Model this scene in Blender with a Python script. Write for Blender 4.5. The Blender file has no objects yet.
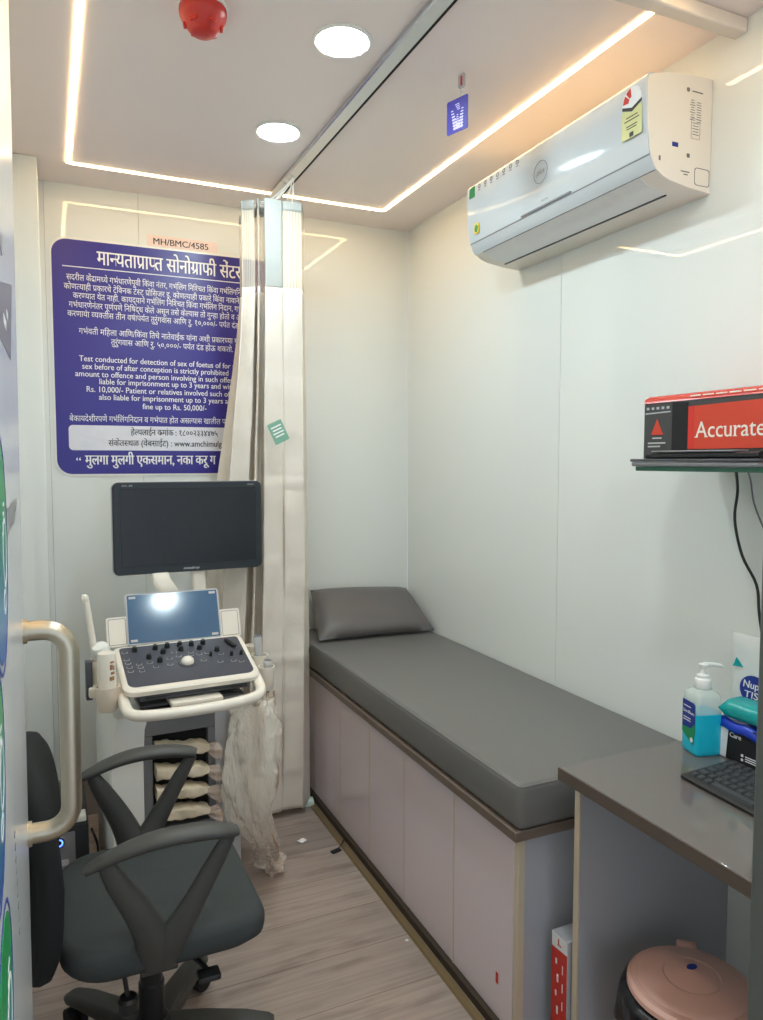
import bpy, bmesh, math, random
from mathutils import Vector, Matrix

# ------------------------------------------------------------------ camera, world, exposure
scn = bpy.context.scene
COL = scn.collection
PI = math.pi

cam_d = bpy.data.cameras.new('camera')
cam_d.sensor_fit = 'VERTICAL'
cam_d.sensor_height = 24.0
cam_d.lens = 24.0 * 740.0 / 1020.0
cam_d.clip_start = 0.02
cam = bpy.data.objects.new('camera', cam_d)
cam.location = (0, 0, 1.45)
cam.rotation_euler = (math.radians(90 - 3.788), 0, math.radians(-24.34))
COL.objects.link(cam)
scn.camera = cam

world = bpy.data.worlds.new('world')
scn.world = world
world.use_nodes = True
wbg = world.node_tree.nodes['Background']
wbg.inputs[0].default_value = (0.80, 0.90, 1.0, 1)
wbg.inputs[1].default_value = 0.70

STRIP_STRENGTH = 14.0
STRIP_COLOR = (1.0, 0.68, 0.33)
SPOT_STRENGTH = 84.0
SPOT_COLOR = (0.79, 0.95, 1.0)

scn.view_settings.view_transform = 'Standard'
scn.view_settings.look = 'None'
scn.view_settings.gamma = 1.0
scn.view_settings.use_curve_mapping = False
scn.view_settings.exposure = 0.80
try:
    scn.cycles.use_denoising = True
    scn.cycles.max_bounces = 10
    scn.cycles.diffuse_bounces = 6
    scn.cycles.transparent_max_bounces = 24
    scn.cycles.sample_clamp_indirect = 6.0
except Exception:
    pass


# ------------------------------------------------------------------ materials
def srgb(r, g, b):
    def f(c):
        c /= 255.0
        return c / 12.92 if c <= 0.04045 else ((c + 0.055) / 1.055) ** 2.4
    return (f(r), f(g), f(b), 1.0)


def mat(name, col, rough=0.5, metal=0.0, spec=0.5, vary=0.04, scale=30.0, bump=0.0, bump_scale=200.0,
        trans=0.0, alpha=1.0, coat=0.0, emit=None, strength=0.0):
    m = bpy.data.materials.new(name)
    m.use_nodes = True
    nt = m.node_tree
    p = nt.nodes['Principled BSDF']
    p.inputs['Roughness'].default_value = rough
    p.inputs['Metallic'].default_value = metal
    p.inputs['Specular IOR Level'].default_value = spec
    p.inputs['Transmission Weight'].default_value = trans
    p.inputs['Alpha'].default_value = alpha
    p.inputs['Coat Weight'].default_value = coat
    tc = nt.nodes.new('ShaderNodeTexCoord')
    nz = nt.nodes.new('ShaderNodeTexNoise')
    nz.inputs['Scale'].default_value = scale
    nt.links.new(tc.outputs['Object'], nz.inputs['Vector'])
    mx = nt.nodes.new('ShaderNodeMix')
    mx.data_type = 'RGBA'
    c = Vector(col[:3])
    mx.inputs[6].default_value = (*[max(0, x * (1 - vary)) for x in c], 1)
    mx.inputs[7].default_value = (*[min(1, x * (1 + vary)) for x in c], 1)
    nt.links.new(nz.outputs['Fac'], mx.inputs[0])
    nt.links.new(mx.outputs[2], p.inputs['Base Color'])
    if bump > 0:
        n2 = nt.nodes.new('ShaderNodeTexNoise')
        n2.inputs['Scale'].default_value = bump_scale
        nt.links.new(tc.outputs['Object'], n2.inputs['Vector'])
        b = nt.nodes.new('ShaderNodeBump')
        b.inputs['Strength'].default_value = bump
        b.inputs['Distance'].default_value = 0.004
        nt.links.new(n2.outputs['Fac'], b.inputs['Height'])
        nt.links.new(b.outputs['Normal'], p.inputs['Normal'])
    if emit is not None:
        p.inputs['Emission Color'].default_value = (*emit[:3], 1)
        p.inputs['Emission Strength'].default_value = strength
    return m


def see_through(name, col, opacity, rough=0.25, stripes=None, crinkle=0.0):
    """thin cloth or film that lets part of the light through"""
    m = bpy.data.materials.new(name)
    m.use_nodes = True
    nt = m.node_tree
    p = nt.nodes['Principled BSDF']
    out = nt.nodes['Material Output']
    p.inputs['Base Color'].default_value = col
    p.inputs['Roughness'].default_value = rough
    tr = nt.nodes.new('ShaderNodeBsdfTransparent')
    mx = nt.nodes.new('ShaderNodeMixShader')
    mx.inputs[0].default_value = opacity
    nt.links.new(tr.outputs[0], mx.inputs[1])
    nt.links.new(p.outputs[0], mx.inputs[2])
    nt.links.new(mx.outputs[0], out.inputs[0])
    tc = nt.nodes.new('ShaderNodeTexCoord')
    if stripes:
        wv = nt.nodes.new('ShaderNodeTexWave')
        wv.bands_direction = 'X'
        wv.inputs['Scale'].default_value = stripes
        nt.links.new(tc.outputs['UV'], wv.inputs['Vector'])
        ma = nt.nodes.new('ShaderNodeMath')
        ma.operation = 'MULTIPLY_ADD'
        ma.inputs[1].default_value = 0.24
        ma.inputs[2].default_value = opacity - 0.12
        nt.links.new(wv.outputs['Fac'], ma.inputs[0])
        nt.links.new(ma.outputs[0], mx.inputs[0])
    if crinkle > 0:
        nz = nt.nodes.new('ShaderNodeTexNoise')
        nz.inputs['Scale'].default_value = 28
        nz.inputs['Detail'].default_value = 3
        mp = nt.nodes.new('ShaderNodeMapping')
        mp.inputs['Scale'].default_value = (2.2, 2.2, 0.6)
        nt.links.new(tc.outputs['Object'], mp.inputs[0])
        nt.links.new(mp.outputs[0], nz.inputs['Vector'])
        b = nt.nodes.new('ShaderNodeBump')
        b.inputs['Strength'].default_value = crinkle
        b.inputs['Distance'].default_value = 0.02
        nt.links.new(nz.outputs['Fac'], b.inputs['Height'])
        nt.links.new(b.outputs['Normal'], p.inputs['Normal'])
    return m


def lamp_mat(name, col, strength):
    m = bpy.data.materials.new(name)
    m.use_nodes = True
    nt = m.node_tree
    nt.nodes.remove(nt.nodes['Principled BSDF'])
    e = nt.nodes.new('ShaderNodeEmission')
    e.inputs[0].default_value = (*col, 1)
    e.inputs[1].default_value = strength
    nt.links.new(e.outputs[0], nt.nodes['Material Output'].inputs[0])
    return m


def floor_mat():
    m = bpy.data.materials.new('wood_planks')
    m.use_nodes = True
    nt = m.node_tree
    N, L = nt.nodes, nt.links
    p = N['Principled BSDF']
    tc = N.new('ShaderNodeTexCoord')
    mp = N.new('ShaderNodeMapping')
    mp.inputs['Location'].default_value = (0.35, -0.005, 0)
    L.new(tc.outputs['Object'], mp.inputs[0])
    br = N.new('ShaderNodeTexBrick')
    br.offset = 0.37
    br.inputs['Scale'].default_value = 1.0
    br.inputs['Brick Width'].default_value = 2.4
    br.inputs['Row Height'].default_value = 0.195
    br.inputs['Mortar Size'].default_value = 0.0012
    br.inputs['Mortar Smooth'].default_value = 0.1
    br.inputs['Bias'].default_value = 0.0
    br.inputs['Color1'].default_value = srgb(176, 160, 150)
    br.inputs['Color2'].default_value = srgb(154, 141, 134)
    br.inputs['Mortar'].default_value = srgb(116, 103, 95)
    L.new(mp.outputs[0], br.inputs['Vector'])
    m2 = N.new('ShaderNodeMapping')
    m2.inputs['Scale'].default_value = (1.3, 34, 1)
    L.new(tc.outputs['Object'], m2.inputs[0])
    n1 = N.new('ShaderNodeTexNoise')
    n1.inputs['Scale'].default_value = 2.0
    n1.inputs['Detail'].default_value = 8
    n1.inputs['Distortion'].default_value = 0.6
    L.new(m2.outputs[0], n1.inputs['Vector'])
    r1 = N.new('ShaderNodeValToRGB')
    r1.color_ramp.elements[0].position = 0.34
    r1.color_ramp.elements[0].color = (0.60, 0.57, 0.56, 1)
    r1.color_ramp.elements[1].position = 0.62
    r1.color_ramp.elements[1].color = (1.08, 1.06, 1.04, 1)
    L.new(n1.outputs['Fac'], r1.inputs[0])
    m3 = N.new('ShaderNodeMapping')
    m3.inputs['Scale'].default_value = (3.5, 13, 1)
    L.new(tc.outputs['Object'], m3.inputs[0])
    n2 = N.new('ShaderNodeTexNoise')
    n2.inputs['Scale'].default_value = 1.3
    n2.inputs['Detail'].default_value = 4
    L.new(m3.outputs[0], n2.inputs['Vector'])
    r2 = N.new('ShaderNodeValToRGB')
    r2.color_ramp.elements[0].position = 0.28
    r2.color_ramp.elements[0].color = (0.62, 0.60, 0.60, 1)
    r2.color_ramp.elements[1].position = 0.48
    r2.color_ramp.elements[1].color = (1, 1, 1, 1)
    L.new(n2.outputs['Fac'], r2.inputs[0])
    a = N.new('ShaderNodeMix')
    a.data_type = 'RGBA'
    a.blend_type = 'MULTIPLY'
    a.inputs[0].default_value = 0.42
    L.new(br.outputs['Color'], a.inputs[6])
    L.new(r1.outputs[0], a.inputs[7])
    b = N.new('ShaderNodeMix')
    b.data_type = 'RGBA'
    b.blend_type = 'MULTIPLY'
    b.inputs[0].default_value = 0.85
    L.new(a.outputs[2], b.inputs[6])
    L.new(r2.outputs[0], b.inputs[7])
    L.new(b.outputs[2], p.inputs['Base Color'])
    p.inputs['Roughness'].default_value = 0.42
    p.inputs['Specular IOR Level'].default_value = 0.35
    return m


M = {}
M['wall'] = mat('white_laminate', srgb(229, 233, 230), 0.02, spec=0.42, vary=0.01, scale=2)
M['groove'] = mat('joint_grey', srgb(132, 132, 128), 0.6)
M['ceiling'] = mat('ceiling_white', srgb(244, 233, 229), 0.45, spec=0.25, vary=0.015, scale=2)
M['floor'] = floor_mat()
M['strip'] = lamp_mat('led_strip_glow', STRIP_COLOR, STRIP_STRENGTH)
M['spot'] = lamp_mat('downlight_glow', SPOT_COLOR, SPOT_STRENGTH)
M['white'] = mat('white_plastic', srgb(236, 236, 232), 0.3, vary=0.015)
M['cream'] = mat('cream_plastic', srgb(235, 228, 216), 0.33, vary=0.02)
M['lightcream'] = mat('pale_beige_plastic', srgb(222, 208, 192), 0.4, vary=0.02)
M['lightgrey'] = mat('light_grey_plastic', srgb(190, 190, 192), 0.4)
M['grey'] = mat('mid_grey_plastic', srgb(124, 124, 128), 0.4)
M['darkgrey'] = mat('dark_grey_plastic', srgb(72, 74, 80), 0.42)
M['console'] = mat('console_slate', srgb(74, 76, 86), 0.38, vary=0.06)
M['black'] = mat('black_plastic', srgb(30, 31, 33), 0.38)
M['blackmat'] = mat('black_matt', srgb(20, 20, 22), 0.75)
M['bezel'] = mat('monitor_bezel', srgb(36, 44, 50), 0.35)
M['screen'] = mat('dark_screen', srgb(26, 29, 34), 0.25, spec=0.5, vary=0.02)
M['touch'] = mat('touch_glass', srgb(52, 96, 134), 0.105, spec=0.9, vary=0.03)
M['alu'] = mat('brushed_aluminium', srgb(205, 206, 208), 0.24, metal=1.0, vary=0.03)
M['alumat'] = mat('painted_profile', srgb(226, 218, 208), 0.25, spec=0.5)
M['brass'] = mat('brushed_brass_steel', srgb(192, 184, 166), 0.30, metal=1.0, vary=0.05, bump=0.05, bump_scale=600)
M['goldtrim'] = mat('gold_floor_trim', srgb(150, 130, 96), 0.4, metal=0.6)
M['couch'] = mat('grey_leatherette', srgb(112, 111, 110), 0.42, spec=0.4, vary=0.03, bump=0.12, bump_scale=900)
M['pillow'] = mat('grey_satin_cloth', srgb(102, 98, 98), 0.40, spec=0.5, vary=0.04, bump=0.15, bump_scale=700)
M['mauve'] = mat('mauve_laminate', srgb(222, 210, 216), 0.12, spec=0.45, vary=0.015, scale=3)
M['panelgrey'] = mat('shaded_laminate', srgb(176, 178, 186), 0.3, spec=0.35, vary=0.02, scale=4)  # door laminate with its shade put into a darker blue-grey
M['edging'] = mat('beige_edging', srgb(206, 192, 170), 0.45)
M['board'] = mat('brown_grey_board', srgb(112, 98, 88), 0.4, vary=0.05)
M['desk'] = mat('brown_gloss_worktop', srgb(106, 99, 96), 0.05, spec=0.8, vary=0.02, scale=6)
M['deskedge'] = mat('worktop_edge', srgb(92, 80, 72), 0.45)
M['plinth'] = mat('dark_plinth', srgb(66, 54, 44), 0.5)
M['skirt'] = mat('skirting_mauve_grey', srgb(140, 128, 122), 0.4)
M['chairfab'] = mat('charcoal_mesh_fabric', srgb(66, 71, 72), 0.8, spec=0.2, vary=0.08, scale=300, bump=0.3, bump_scale=900)
M['chairback'] = mat('black_back_fabric', srgb(34, 36, 38), 0.75, spec=0.25, vary=0.08, scale=300, bump=0.3, bump_scale=900)
M['chairpl'] = mat('chair_black_plastic', srgb(66, 66, 64), 0.48, vary=0.05)
M['curtain'] = mat('cream_curtain_cloth', srgb(243, 236, 226), 0.5, spec=0.35, vary=0.03, scale=8, bump=0.6, bump_scale=26)
_nt = M['curtain'].node_tree                                        # light shines through the thin cloth
_tl = _nt.nodes.new('ShaderNodeBsdfTranslucent')
_tl.inputs[0].default_value = srgb(236, 220, 200)
_ms = _nt.nodes.new('ShaderNodeMixShader')
_ms.inputs[0].default_value = 0.14
_nt.links.new(_nt.nodes['Principled BSDF'].outputs[0], _ms.inputs[1])
_nt.links.new(_tl.outputs[0], _ms.inputs[2])
_nt.links.new(_ms.outputs[0], _nt.nodes['Material Output'].inputs[0])
M['net'] = see_through('curtain_netting', srgb(240, 230, 212), 0.48, 0.6, stripes=34)
M['band'] = mat('curtain_heading_band', srgb(172, 174, 170), 0.8, spec=0.1)
M['film'] = see_through('crinkled_plastic_film', srgb(250, 243, 230), 0.50, 0.12, crinkle=1.0)
M['wrap'] = mat('cream_wrap', srgb(226, 212, 186), 0.3, spec=0.5, vary=0.10, scale=25, bump=0.7, bump_scale=60)
M['pinkwrap'] = see_through('pinkish_film', srgb(248, 226, 210), 0.46, 0.15, crinkle=1.0)
M['cable'] = mat('beige_cable', srgb(190, 165, 142), 0.45)
M['blue'] = mat('poster_blue', srgb(54, 47, 140), 0.32, vary=0.03, scale=3)
M['violet'] = mat('card_violet', srgb(54, 45, 138), 0.4)
M['lavender'] = mat('print_lavender', srgb(200, 190, 232), 0.5)
M['printwhite'] = mat('print_white', srgb(238, 238, 240), 0.5)
M['printgrey'] = mat('print_grey', srgb(112, 112, 116), 0.5)
M['printblack'] = mat('print_black', srgb(40, 38, 40), 0.5)
M['boxpanel'] = mat('print_box_grey', srgb(222, 222, 232), 0.35)
M['pinkpaper'] = mat('pink_paper', srgb(238, 216, 208), 0.6)
M['red'] = mat('print_red', srgb(206, 48, 36), 0.38)
M['redgloss'] = mat('red_gloss_card', srgb(196, 56, 44), 0.25)
M['redplastic'] = mat('red_plastic', srgb(196, 52, 44), 0.35)
M['orange'] = mat('print_orange', srgb(206, 66, 44), 0.4)
M['carton'] = mat('carton_charcoal', srgb(66, 66, 66), 0.45)
M['greenprint'] = mat('print_green', srgb(20, 140, 84), 0.4)
M['acfront'] = mat('ac_gloss_panel', srgb(206, 212, 216), 0.10, spec=0.5, vary=0.01)
M['acbody'] = mat('ac_casing_warm_lit', srgb(236, 230, 218), 0.35, vary=0.01)  # white plastic, warm strip light tinted into its colour
M['acflap'] = mat('ac_flap_grey', srgb(232, 234, 234), 0.35)
M['lime'] = mat('print_lime', srgb(214, 214, 150), 0.5)
M['yellow'] = mat('print_yellow', srgb(236, 210, 60), 0.5)
M['teal'] = mat('teal_pack', srgb(16, 160, 160), 0.22, spec=0.6, bump=0.5, bump_scale=40)
M['bluefilm'] = mat('blue_film', srgb(26, 64, 196), 0.18, spec=0.7, bump=0.6, bump_scale=50)
M['navyprint'] = mat('print_navy', srgb(30, 52, 140), 0.45)
M['liquid'] = mat('cyan_liquid', srgb(30, 192, 222), 0.12, spec=0.5)
M['bottle'] = see_through('cloudy_bottle_plastic', srgb(226, 236, 228), 0.42, 0.2)
M['pinkbin'] = mat('pink_plastic', srgb(218, 172, 158), 0.3, vary=0.02)
M['bag'] = mat('black_bag_film', srgb(22, 24, 28), 0.3, spec=0.6, bump=0.5, bump_scale=60)
M['glass'] = see_through('shelf_glass', srgb(170, 220, 200), 0.25, 0.03)
M['glassedge'] = mat('green_glass_edge', srgb(16, 96, 74), 0.12, spec=0.7)
M['doorleaf'] = mat('door_white_laminate', srgb(214, 218, 222), 0.2, spec=0.45, vary=0.01)
M['jamb'] = mat('jamb_grey_metal', srgb(112, 116, 114), 0.35, metal=0.4)
M['keycap'] = mat('keycap_plastic', srgb(58, 60, 64), 0.45)
M['tissue'] = see_through('tissue_pack_film', srgb(240, 244, 242), 0.62, 0.2)
M['led'] = mat('blue_led', srgb(40, 60, 220), 0.3, emit=(0.05, 0.12, 1.0), strength=4.0)
M['palegreen'] = mat('pale_green_plastic', srgb(214, 232, 222), 0.4)
M['sachet'] = mat('green_white_tag', srgb(120, 168, 148), 0.4)


def gradient_mat(name, c0, c1, z0, z1):
    m = bpy.data.materials.new(name)
    m.use_nodes = True
    nt = m.node_tree
    p = nt.nodes['Principled BSDF']
    p.inputs['Roughness'].default_value = 0.3
    tc = nt.nodes.new('ShaderNodeTexCoord')
    sp = nt.nodes.new('ShaderNodeSeparateXYZ')
    nt.links.new(tc.outputs['Object'], sp.inputs[0])
    mr = nt.nodes.new('ShaderNodeMapRange')
    mr.inputs[1].default_value = z0
    mr.inputs[2].default_value = z1
    nt.links.new(sp.outputs['Z'], mr.inputs[0])
    mx = nt.nodes.new('ShaderNodeMix')
    mx.data_type = 'RGBA'
    mx.inputs[6].default_value = c0
    mx.inputs[7].default_value = c1
    nt.links.new(mr.outputs[0], mx.inputs[0])
    nt.links.new(mx.outputs[2], p.inputs['Base Color'])
    return m


# ------------------------------------------------------------------ geometry helpers
class Bm:
    """collects shapes, then links them as ONE mesh object"""

    def __init__(self):
        self.bm = bmesh.new()

    def box(self, x0, x1, y0, y1, z0, z1, bevel=0.0, seg=2, mtx=None):
        r = bmesh.ops.create_cube(self.bm, size=1.0)
        vs = r['verts']
        bmesh.ops.scale(self.bm, vec=(x1 - x0, y1 - y0, z1 - z0), verts=vs)
        bmesh.ops.translate(self.bm, vec=((x0 + x1) / 2, (y0 + y1) / 2, (z0 + z1) / 2), verts=vs)
        if mtx is not None:
            bmesh.ops.transform(self.bm, matrix=mtx, verts=vs)
        if bevel > 0:
            es = list({e for v in vs for e in v.link_edges})
            bmesh.ops.bevel(self.bm, geom=es, offset=bevel, segments=seg, profile=0.5, affect='EDGES')
        return self

    def prism(self, pts, d, hole=None):
        """polygon of 3D points pushed along the vector d"""
        d = Vector(d)
        a = [self.bm.verts.new(Vector(p)) for p in pts]
        b = [self.bm.verts.new(Vector(p) + d) for p in pts]
        n = len(pts)
        if hole is None:
            self.bm.faces.new(a[::-1])
            self.bm.faces.new(b)
        else:
            ha = [self.bm.verts.new(Vector(p)) for p in hole]
            hb = [self.bm.verts.new(Vector(p) + d) for p in hole]
            for i in range(n):
                j = (i + 1) % n
                self.bm.faces.new((a[j], a[i], ha[i], ha[j]))
                self.bm.faces.new((b[i], b[j], hb[j], hb[i]))
                self.bm.faces.new((ha[j], ha[i], hb[i], hb[j]))
        for i in range(n):
            j = (i + 1) % n
            self.bm.faces.new((a[i], a[j], b[j], b[i]))
        return self

    def poly(self, pts):
        self.bm.faces.new([self.bm.verts.new(Vector(p)) for p in pts])
        return self

    def loft(self, rings, caps=True, closed_ring=True):
        R = [[self.bm.verts.new(Vector(p)) for p in r] for r in rings]
        n = len(R[0])
        for k in range(len(R) - 1):
            for i in range(n if closed_ring else n - 1):
                j = (i + 1) % n
                try:
                    self.bm.faces.new((R[k][i], R[k][j], R[k + 1][j], R[k + 1][i]))
                except ValueError:
                    pass
        if caps and closed_ring:
            self.bm.faces.new(R[0][::-1])
            self.bm.faces.new(R[-1])
        return self

    def lathe(self, prof, c=(0, 0, 0), seg=32, mtx=None, sx=1.0, sy=1.0):
        rings = []
        for r, z in prof:
            r = max(r, 1e-5)
            rings.append([Vector((c[0] + r * sx * math.cos(2 * PI * i / seg), c[1] + r * sy * math.sin(2 * PI * i / seg), c[2] + z)) for i in range(seg)])
        if mtx is not None:
            rings = [[mtx @ p for p in r] for r in rings]
        return self.loft(rings)

    def cyl(self, p0, p1, r0, r1=None, seg=20):
        r1 = r0 if r1 is None else r1
        p0, p1 = Vector(p0), Vector(p1)
        q = (p1 - p0).to_track_quat('Z', 'Y')
        rings = []
        for p, r in ((p0, r0), (p1, r1)):
            rings.append([p + q @ Vector((r * math.cos(2 * PI * i / seg), r * math.sin(2 * PI * i / seg), 0)) for i in range(seg)])
        return self.loft(rings)

    def tube(self, pts, r, seg=12, closed=False, smooth=0, flat=1.0, up=None):
        """round (or flattened) bar along a path; r is a number or one per point"""
        pts = [Vector(p) for p in pts]
        rs = r if isinstance(r, (list, tuple)) else [r] * len(pts)
        if smooth:
            pts, rs = catmull(pts, list(rs), smooth, closed)
        n = len(pts)
        rings = []
        ref = None
        for i in range(n):
            if closed:
                t = pts[(i + 1) % n] - pts[i - 1]
            else:
                t = pts[min(i + 1, n - 1)] - pts[max(i - 1, 0)]
            t.normalize()
            if up is not None:
                u = Vector(up)
            elif ref is None:
                u = Vector((0, 0, 1)) if abs(t.z) < 0.9 else Vector((1, 0, 0))
            else:
                u = ref
            s = t.cross(u)
            if s.length < 1e-6:
                s = t.orthogonal()
            s.normalize()
            u = s.cross(t).normalized()
            ref = u
            rings.append([pts[i] + s * (rs[i] * math.cos(2 * PI * k / seg)) + u * (rs[i] * flat * math.sin(2 * PI * k / seg)) for k in range(seg)])
        if closed:
            rings.append(rings[0])
            R = [[self.bm.verts.new(p) for p in q] for q in rings[:-1]]
            R.append(R[0])
            for k in range(len(R) - 1):
                for i in range(seg):
                    j = (i + 1) % seg
                    self.bm.faces.new((R[k][i], R[k][j], R[k + 1][j], R[k + 1][i]))
            return self
        return self.loft(rings)

    def grid(self, fn, nu, nv, uv=False):
        V = [[self.bm.verts.new(Vector(fn(i / nu, j / nv))) for j in range(nv + 1)] for i in range(nu + 1)]
        lay = self.bm.loops.layers.uv.verify() if uv else None
        for i in range(nu):
            for j in range(nv):
                f = self.bm.faces.new((V[i][j], V[i + 1][j], V[i + 1][j + 1], V[i][j + 1]))
                if uv:
                    for l, (a, b) in zip(f.loops, ((i, j), (i + 1, j), (i + 1, j + 1), (i, j + 1))):
                        l[lay].uv = (a / nu, b / nv)
        return self

    def transform(self, mtx):
        bmesh.ops.transform(self.bm, matrix=mtx, verts=self.bm.verts)
        return self

    def obj(self, name, m, parent=None, local=False, sharp=38, solid=0.0, sub=0, normals=True):
        if normals:
            bmesh.ops.recalc_face_normals(self.bm, faces=self.bm.faces)
        me = bpy.data.meshes.new(name)
        self.bm.to_mesh(me)
        self.bm.free()
        for p in me.polygons:
            p.use_smooth = True
        me.set_sharp_from_angle(angle=math.radians(sharp))
        for k in (m if isinstance(m, (list, tuple)) else [m]):
            me.materials.append(k)
        o = bpy.data.objects.new(name, me)
        COL.objects.link(o)
        if solid:
            md = o.modifiers.new('thickness', 'SOLIDIFY')
            md.thickness = solid
            md.offset = 0
        if sub:
            md = o.modifiers.new('smooth', 'SUBSURF')
            md.levels = sub
            md.render_levels = sub
        if parent is not None:
            o.parent = parent
            if not local:
                w = parent
                mt = Matrix.Identity(4)
                while w is not None:
                    mt = Matrix.LocRotScale(w.location, w.rotation_euler, w.scale) @ (Matrix.Identity(4) if w.parent is None else Matrix.Identity(4)) if w.type == 'EMPTY' else mt
                    w = w.parent
                if parent.type == 'EMPTY':
                    o.matrix_parent_inverse = mt.inverted()
        return o


def catmull(pts, rs, k, closed=False):
    n = len(pts)
    op, orr = [], []
    rng = n if closed else n - 1
    for i in range(rng):
        if closed:
            p = [pts[(i - 1) % n], pts[i], pts[(i + 1) % n], pts[(i + 2) % n]]
            q = [rs[i], rs[(i + 1) % n]]
        else:
            p = [pts[max(i - 1, 0)], pts[i], pts[i + 1], pts[min(i + 2, n - 1)]]
            q = [rs[i], rs[i + 1]]
        for s in range(k):
            t = s / k
            a = 2 * p[1] + (p[2] - p[0]) * t + (2 * p[0] - 5 * p[1] + 4 * p[2] - p[3]) * t * t + (-p[0] + 3 * p[1] - 3 * p[2] + p[3]) * t ** 3
            op.append(a / 2)
            orr.append(q[0] * (1 - t) + q[1] * t)
    if not closed:
        op.append(pts[-1])
        orr.append(rs[-1])
    return op, orr


def rrect(w, h, r, seg=5, cx=0.0, cy=0.0):
    """outline of a rectangle with rounded corners, as 2D points; r is a number or four (bl, br, tr, tl)"""
    r = r if isinstance(r, (list, tuple)) else [r] * 4
    out = []
    for (sx, sy, a0), q in zip(((-1, -1, PI), (1, -1, 1.5 * PI), (1, 1, 0), (-1, 1, 0.5 * PI)), r):
        ox, oy = cx + sx * (w / 2 - q), cy + sy * (h / 2 - q)
        for i in range(seg + 1):
            a = a0 + (PI / 2) * i / seg
            out.append((ox + q * math.cos(a), oy + q * math.sin(a)))
    return out


def ellipse(rx, ry, n=28, cx=0.0, cy=0.0):
    return [(cx + rx * math.cos(2 * PI * i / n), cy + ry * math.sin(2 * PI * i / n)) for i in range(n)]


class Plane:
    """a drawing plane on a surface: 2D print laid on it at a small height"""

    def __init__(self, o, x, y):
        self.o, self.x, self.y = Vector(o), Vector(x).normalized(), Vector(y).normalized()
        self.n = self.x.cross(self.y).normalized()

    def p(self, a, b, h=0.0):
        return self.o + self.x * a + self.y * b + self.n * h

    def pts(self, l, h=0.0):
        return [self.p(a, b, h) for a, b in l]


def fill(pl, outline, h0, h1, B=None):
    B = B or Bm()
    B.prism(pl.pts(outline, h0), pl.n * (h1 - h0))
    return B


def ring2(pl, outer, inner, h0, h1, B=None):
    B = B or Bm()
    B.prism(pl.pts(outer, h0), pl.n * (h1 - h0), hole=pl.pts(inner, h0))
    return B


def thing(name, label, cat, loc=(0, 0, 0), rz=0.0, group=None):
    o = bpy.data.objects.new(name, None)
    o.empty_display_size = 0.05
    o.location = loc
    o.rotation_euler = (0, 0, rz)
    COL.objects.link(o)
    return tag(o, label, cat, group)


def tag(o, label, cat, group=None):
    o['label'] = label
    o['category'] = cat
    if group:
        o['group'] = group
    return o


def struct(o):
    o['kind'] = 'structure'
    return o


def copy_tree(o, parent=None):
    c = o.copy()
    COL.objects.link(c)
    if parent is not None:
        c.parent = parent
    for ch in list(o.children):
        copy_tree(ch, c)
    return c


# ------------------------------------------------------------------ lettering
_GL = {}
_MISC = {}


def _raw(s, res=3):
    cu = bpy.data.curves.new('glyph', 'FONT')
    cu.body = s
    cu.size = 1.0
    cu.resolution_u = res
    o = bpy.data.objects.new('glyph', cu)
    COL.objects.link(o)
    dg = bpy.context.evaluated_depsgraph_get()
    me = bpy.data.meshes.new_from_object(o.evaluated_get(dg))
    v = [(a.co.x, a.co.y) for a in me.vertices]
    f = [tuple(p.vertices) for p in me.polygons]
    bpy.data.objects.remove(o)
    bpy.data.curves.remove(cu)
    bpy.data.meshes.remove(me)
    return v, f


def glyph(ch):
    if ch not in _GL:
        if 'bar' not in _MISC:
            _MISC['bar'] = max(x for x, y in _raw('l')[0])
        if ch == ' ':
            w = max(x for x, y in _raw('l l')[0]) - max(x for x, y in _raw('ll')[0])
            _GL[ch] = ([], [], w)
        else:
            v, f = _raw(ch)
            w = max(x for x, y in _raw(ch + '\u0928\u0928')[0]) - max(x for x, y in _raw('\u0928\u0928')[0])
            _GL[ch] = (v, f, w)
    return _GL[ch]


def half_form(ch):
    """left half of a Devanagari letter, its stem cut away"""
    k = 'half' + ch
    if k not in _GL:
        v, f, w = glyph(ch)
        xs = [x for x, y in glyph('\u093e')[0] if y < 0.3]
        cut = w - (glyph('\u093e')[2] - min(xs)) + 0.012
        bm = bmesh.new()
        V = [bm.verts.new((x, y, 0)) for x, y in v]
        for q in f:
            try:
                bm.faces.new([V[i] for i in q])
            except ValueError:
                pass
        bmesh.ops.bisect_plane(bm, geom=bm.verts[:] + bm.edges[:] + bm.faces[:], plane_co=(cut, 0, 0), plane_no=(1, 0, 0), clear_outer=True)
        bm.verts.index_update()
        vv = [(a.co.x, a.co.y) for a in bm.verts]
        ff = [tuple(a.index for a in p.verts) for p in bm.faces]
        bm.free()
        _GL[k] = (vv, ff, cut)
    return _GL[k]


STEMMED = set('\u0928\u092a\u0924\u0917\u092e\u092f\u0938\u0936\u0923\u0935\u0932\u091a\u091c\u092c\u0927\u092d\u0925\u0918\u0916\u0937\u0915')
VIRAMA, RA, IMATRA = '\u094d', '\u0930', '\u093f'
MARKS = set('\u0900\u0901\u0902\u0903\u093e\u0940\u0941\u0942\u0943\u0945\u0947\u0948\u0949\u094b\u094c')


def is_cons(c):
    return '\u0915' <= c <= '\u0939'


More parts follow.
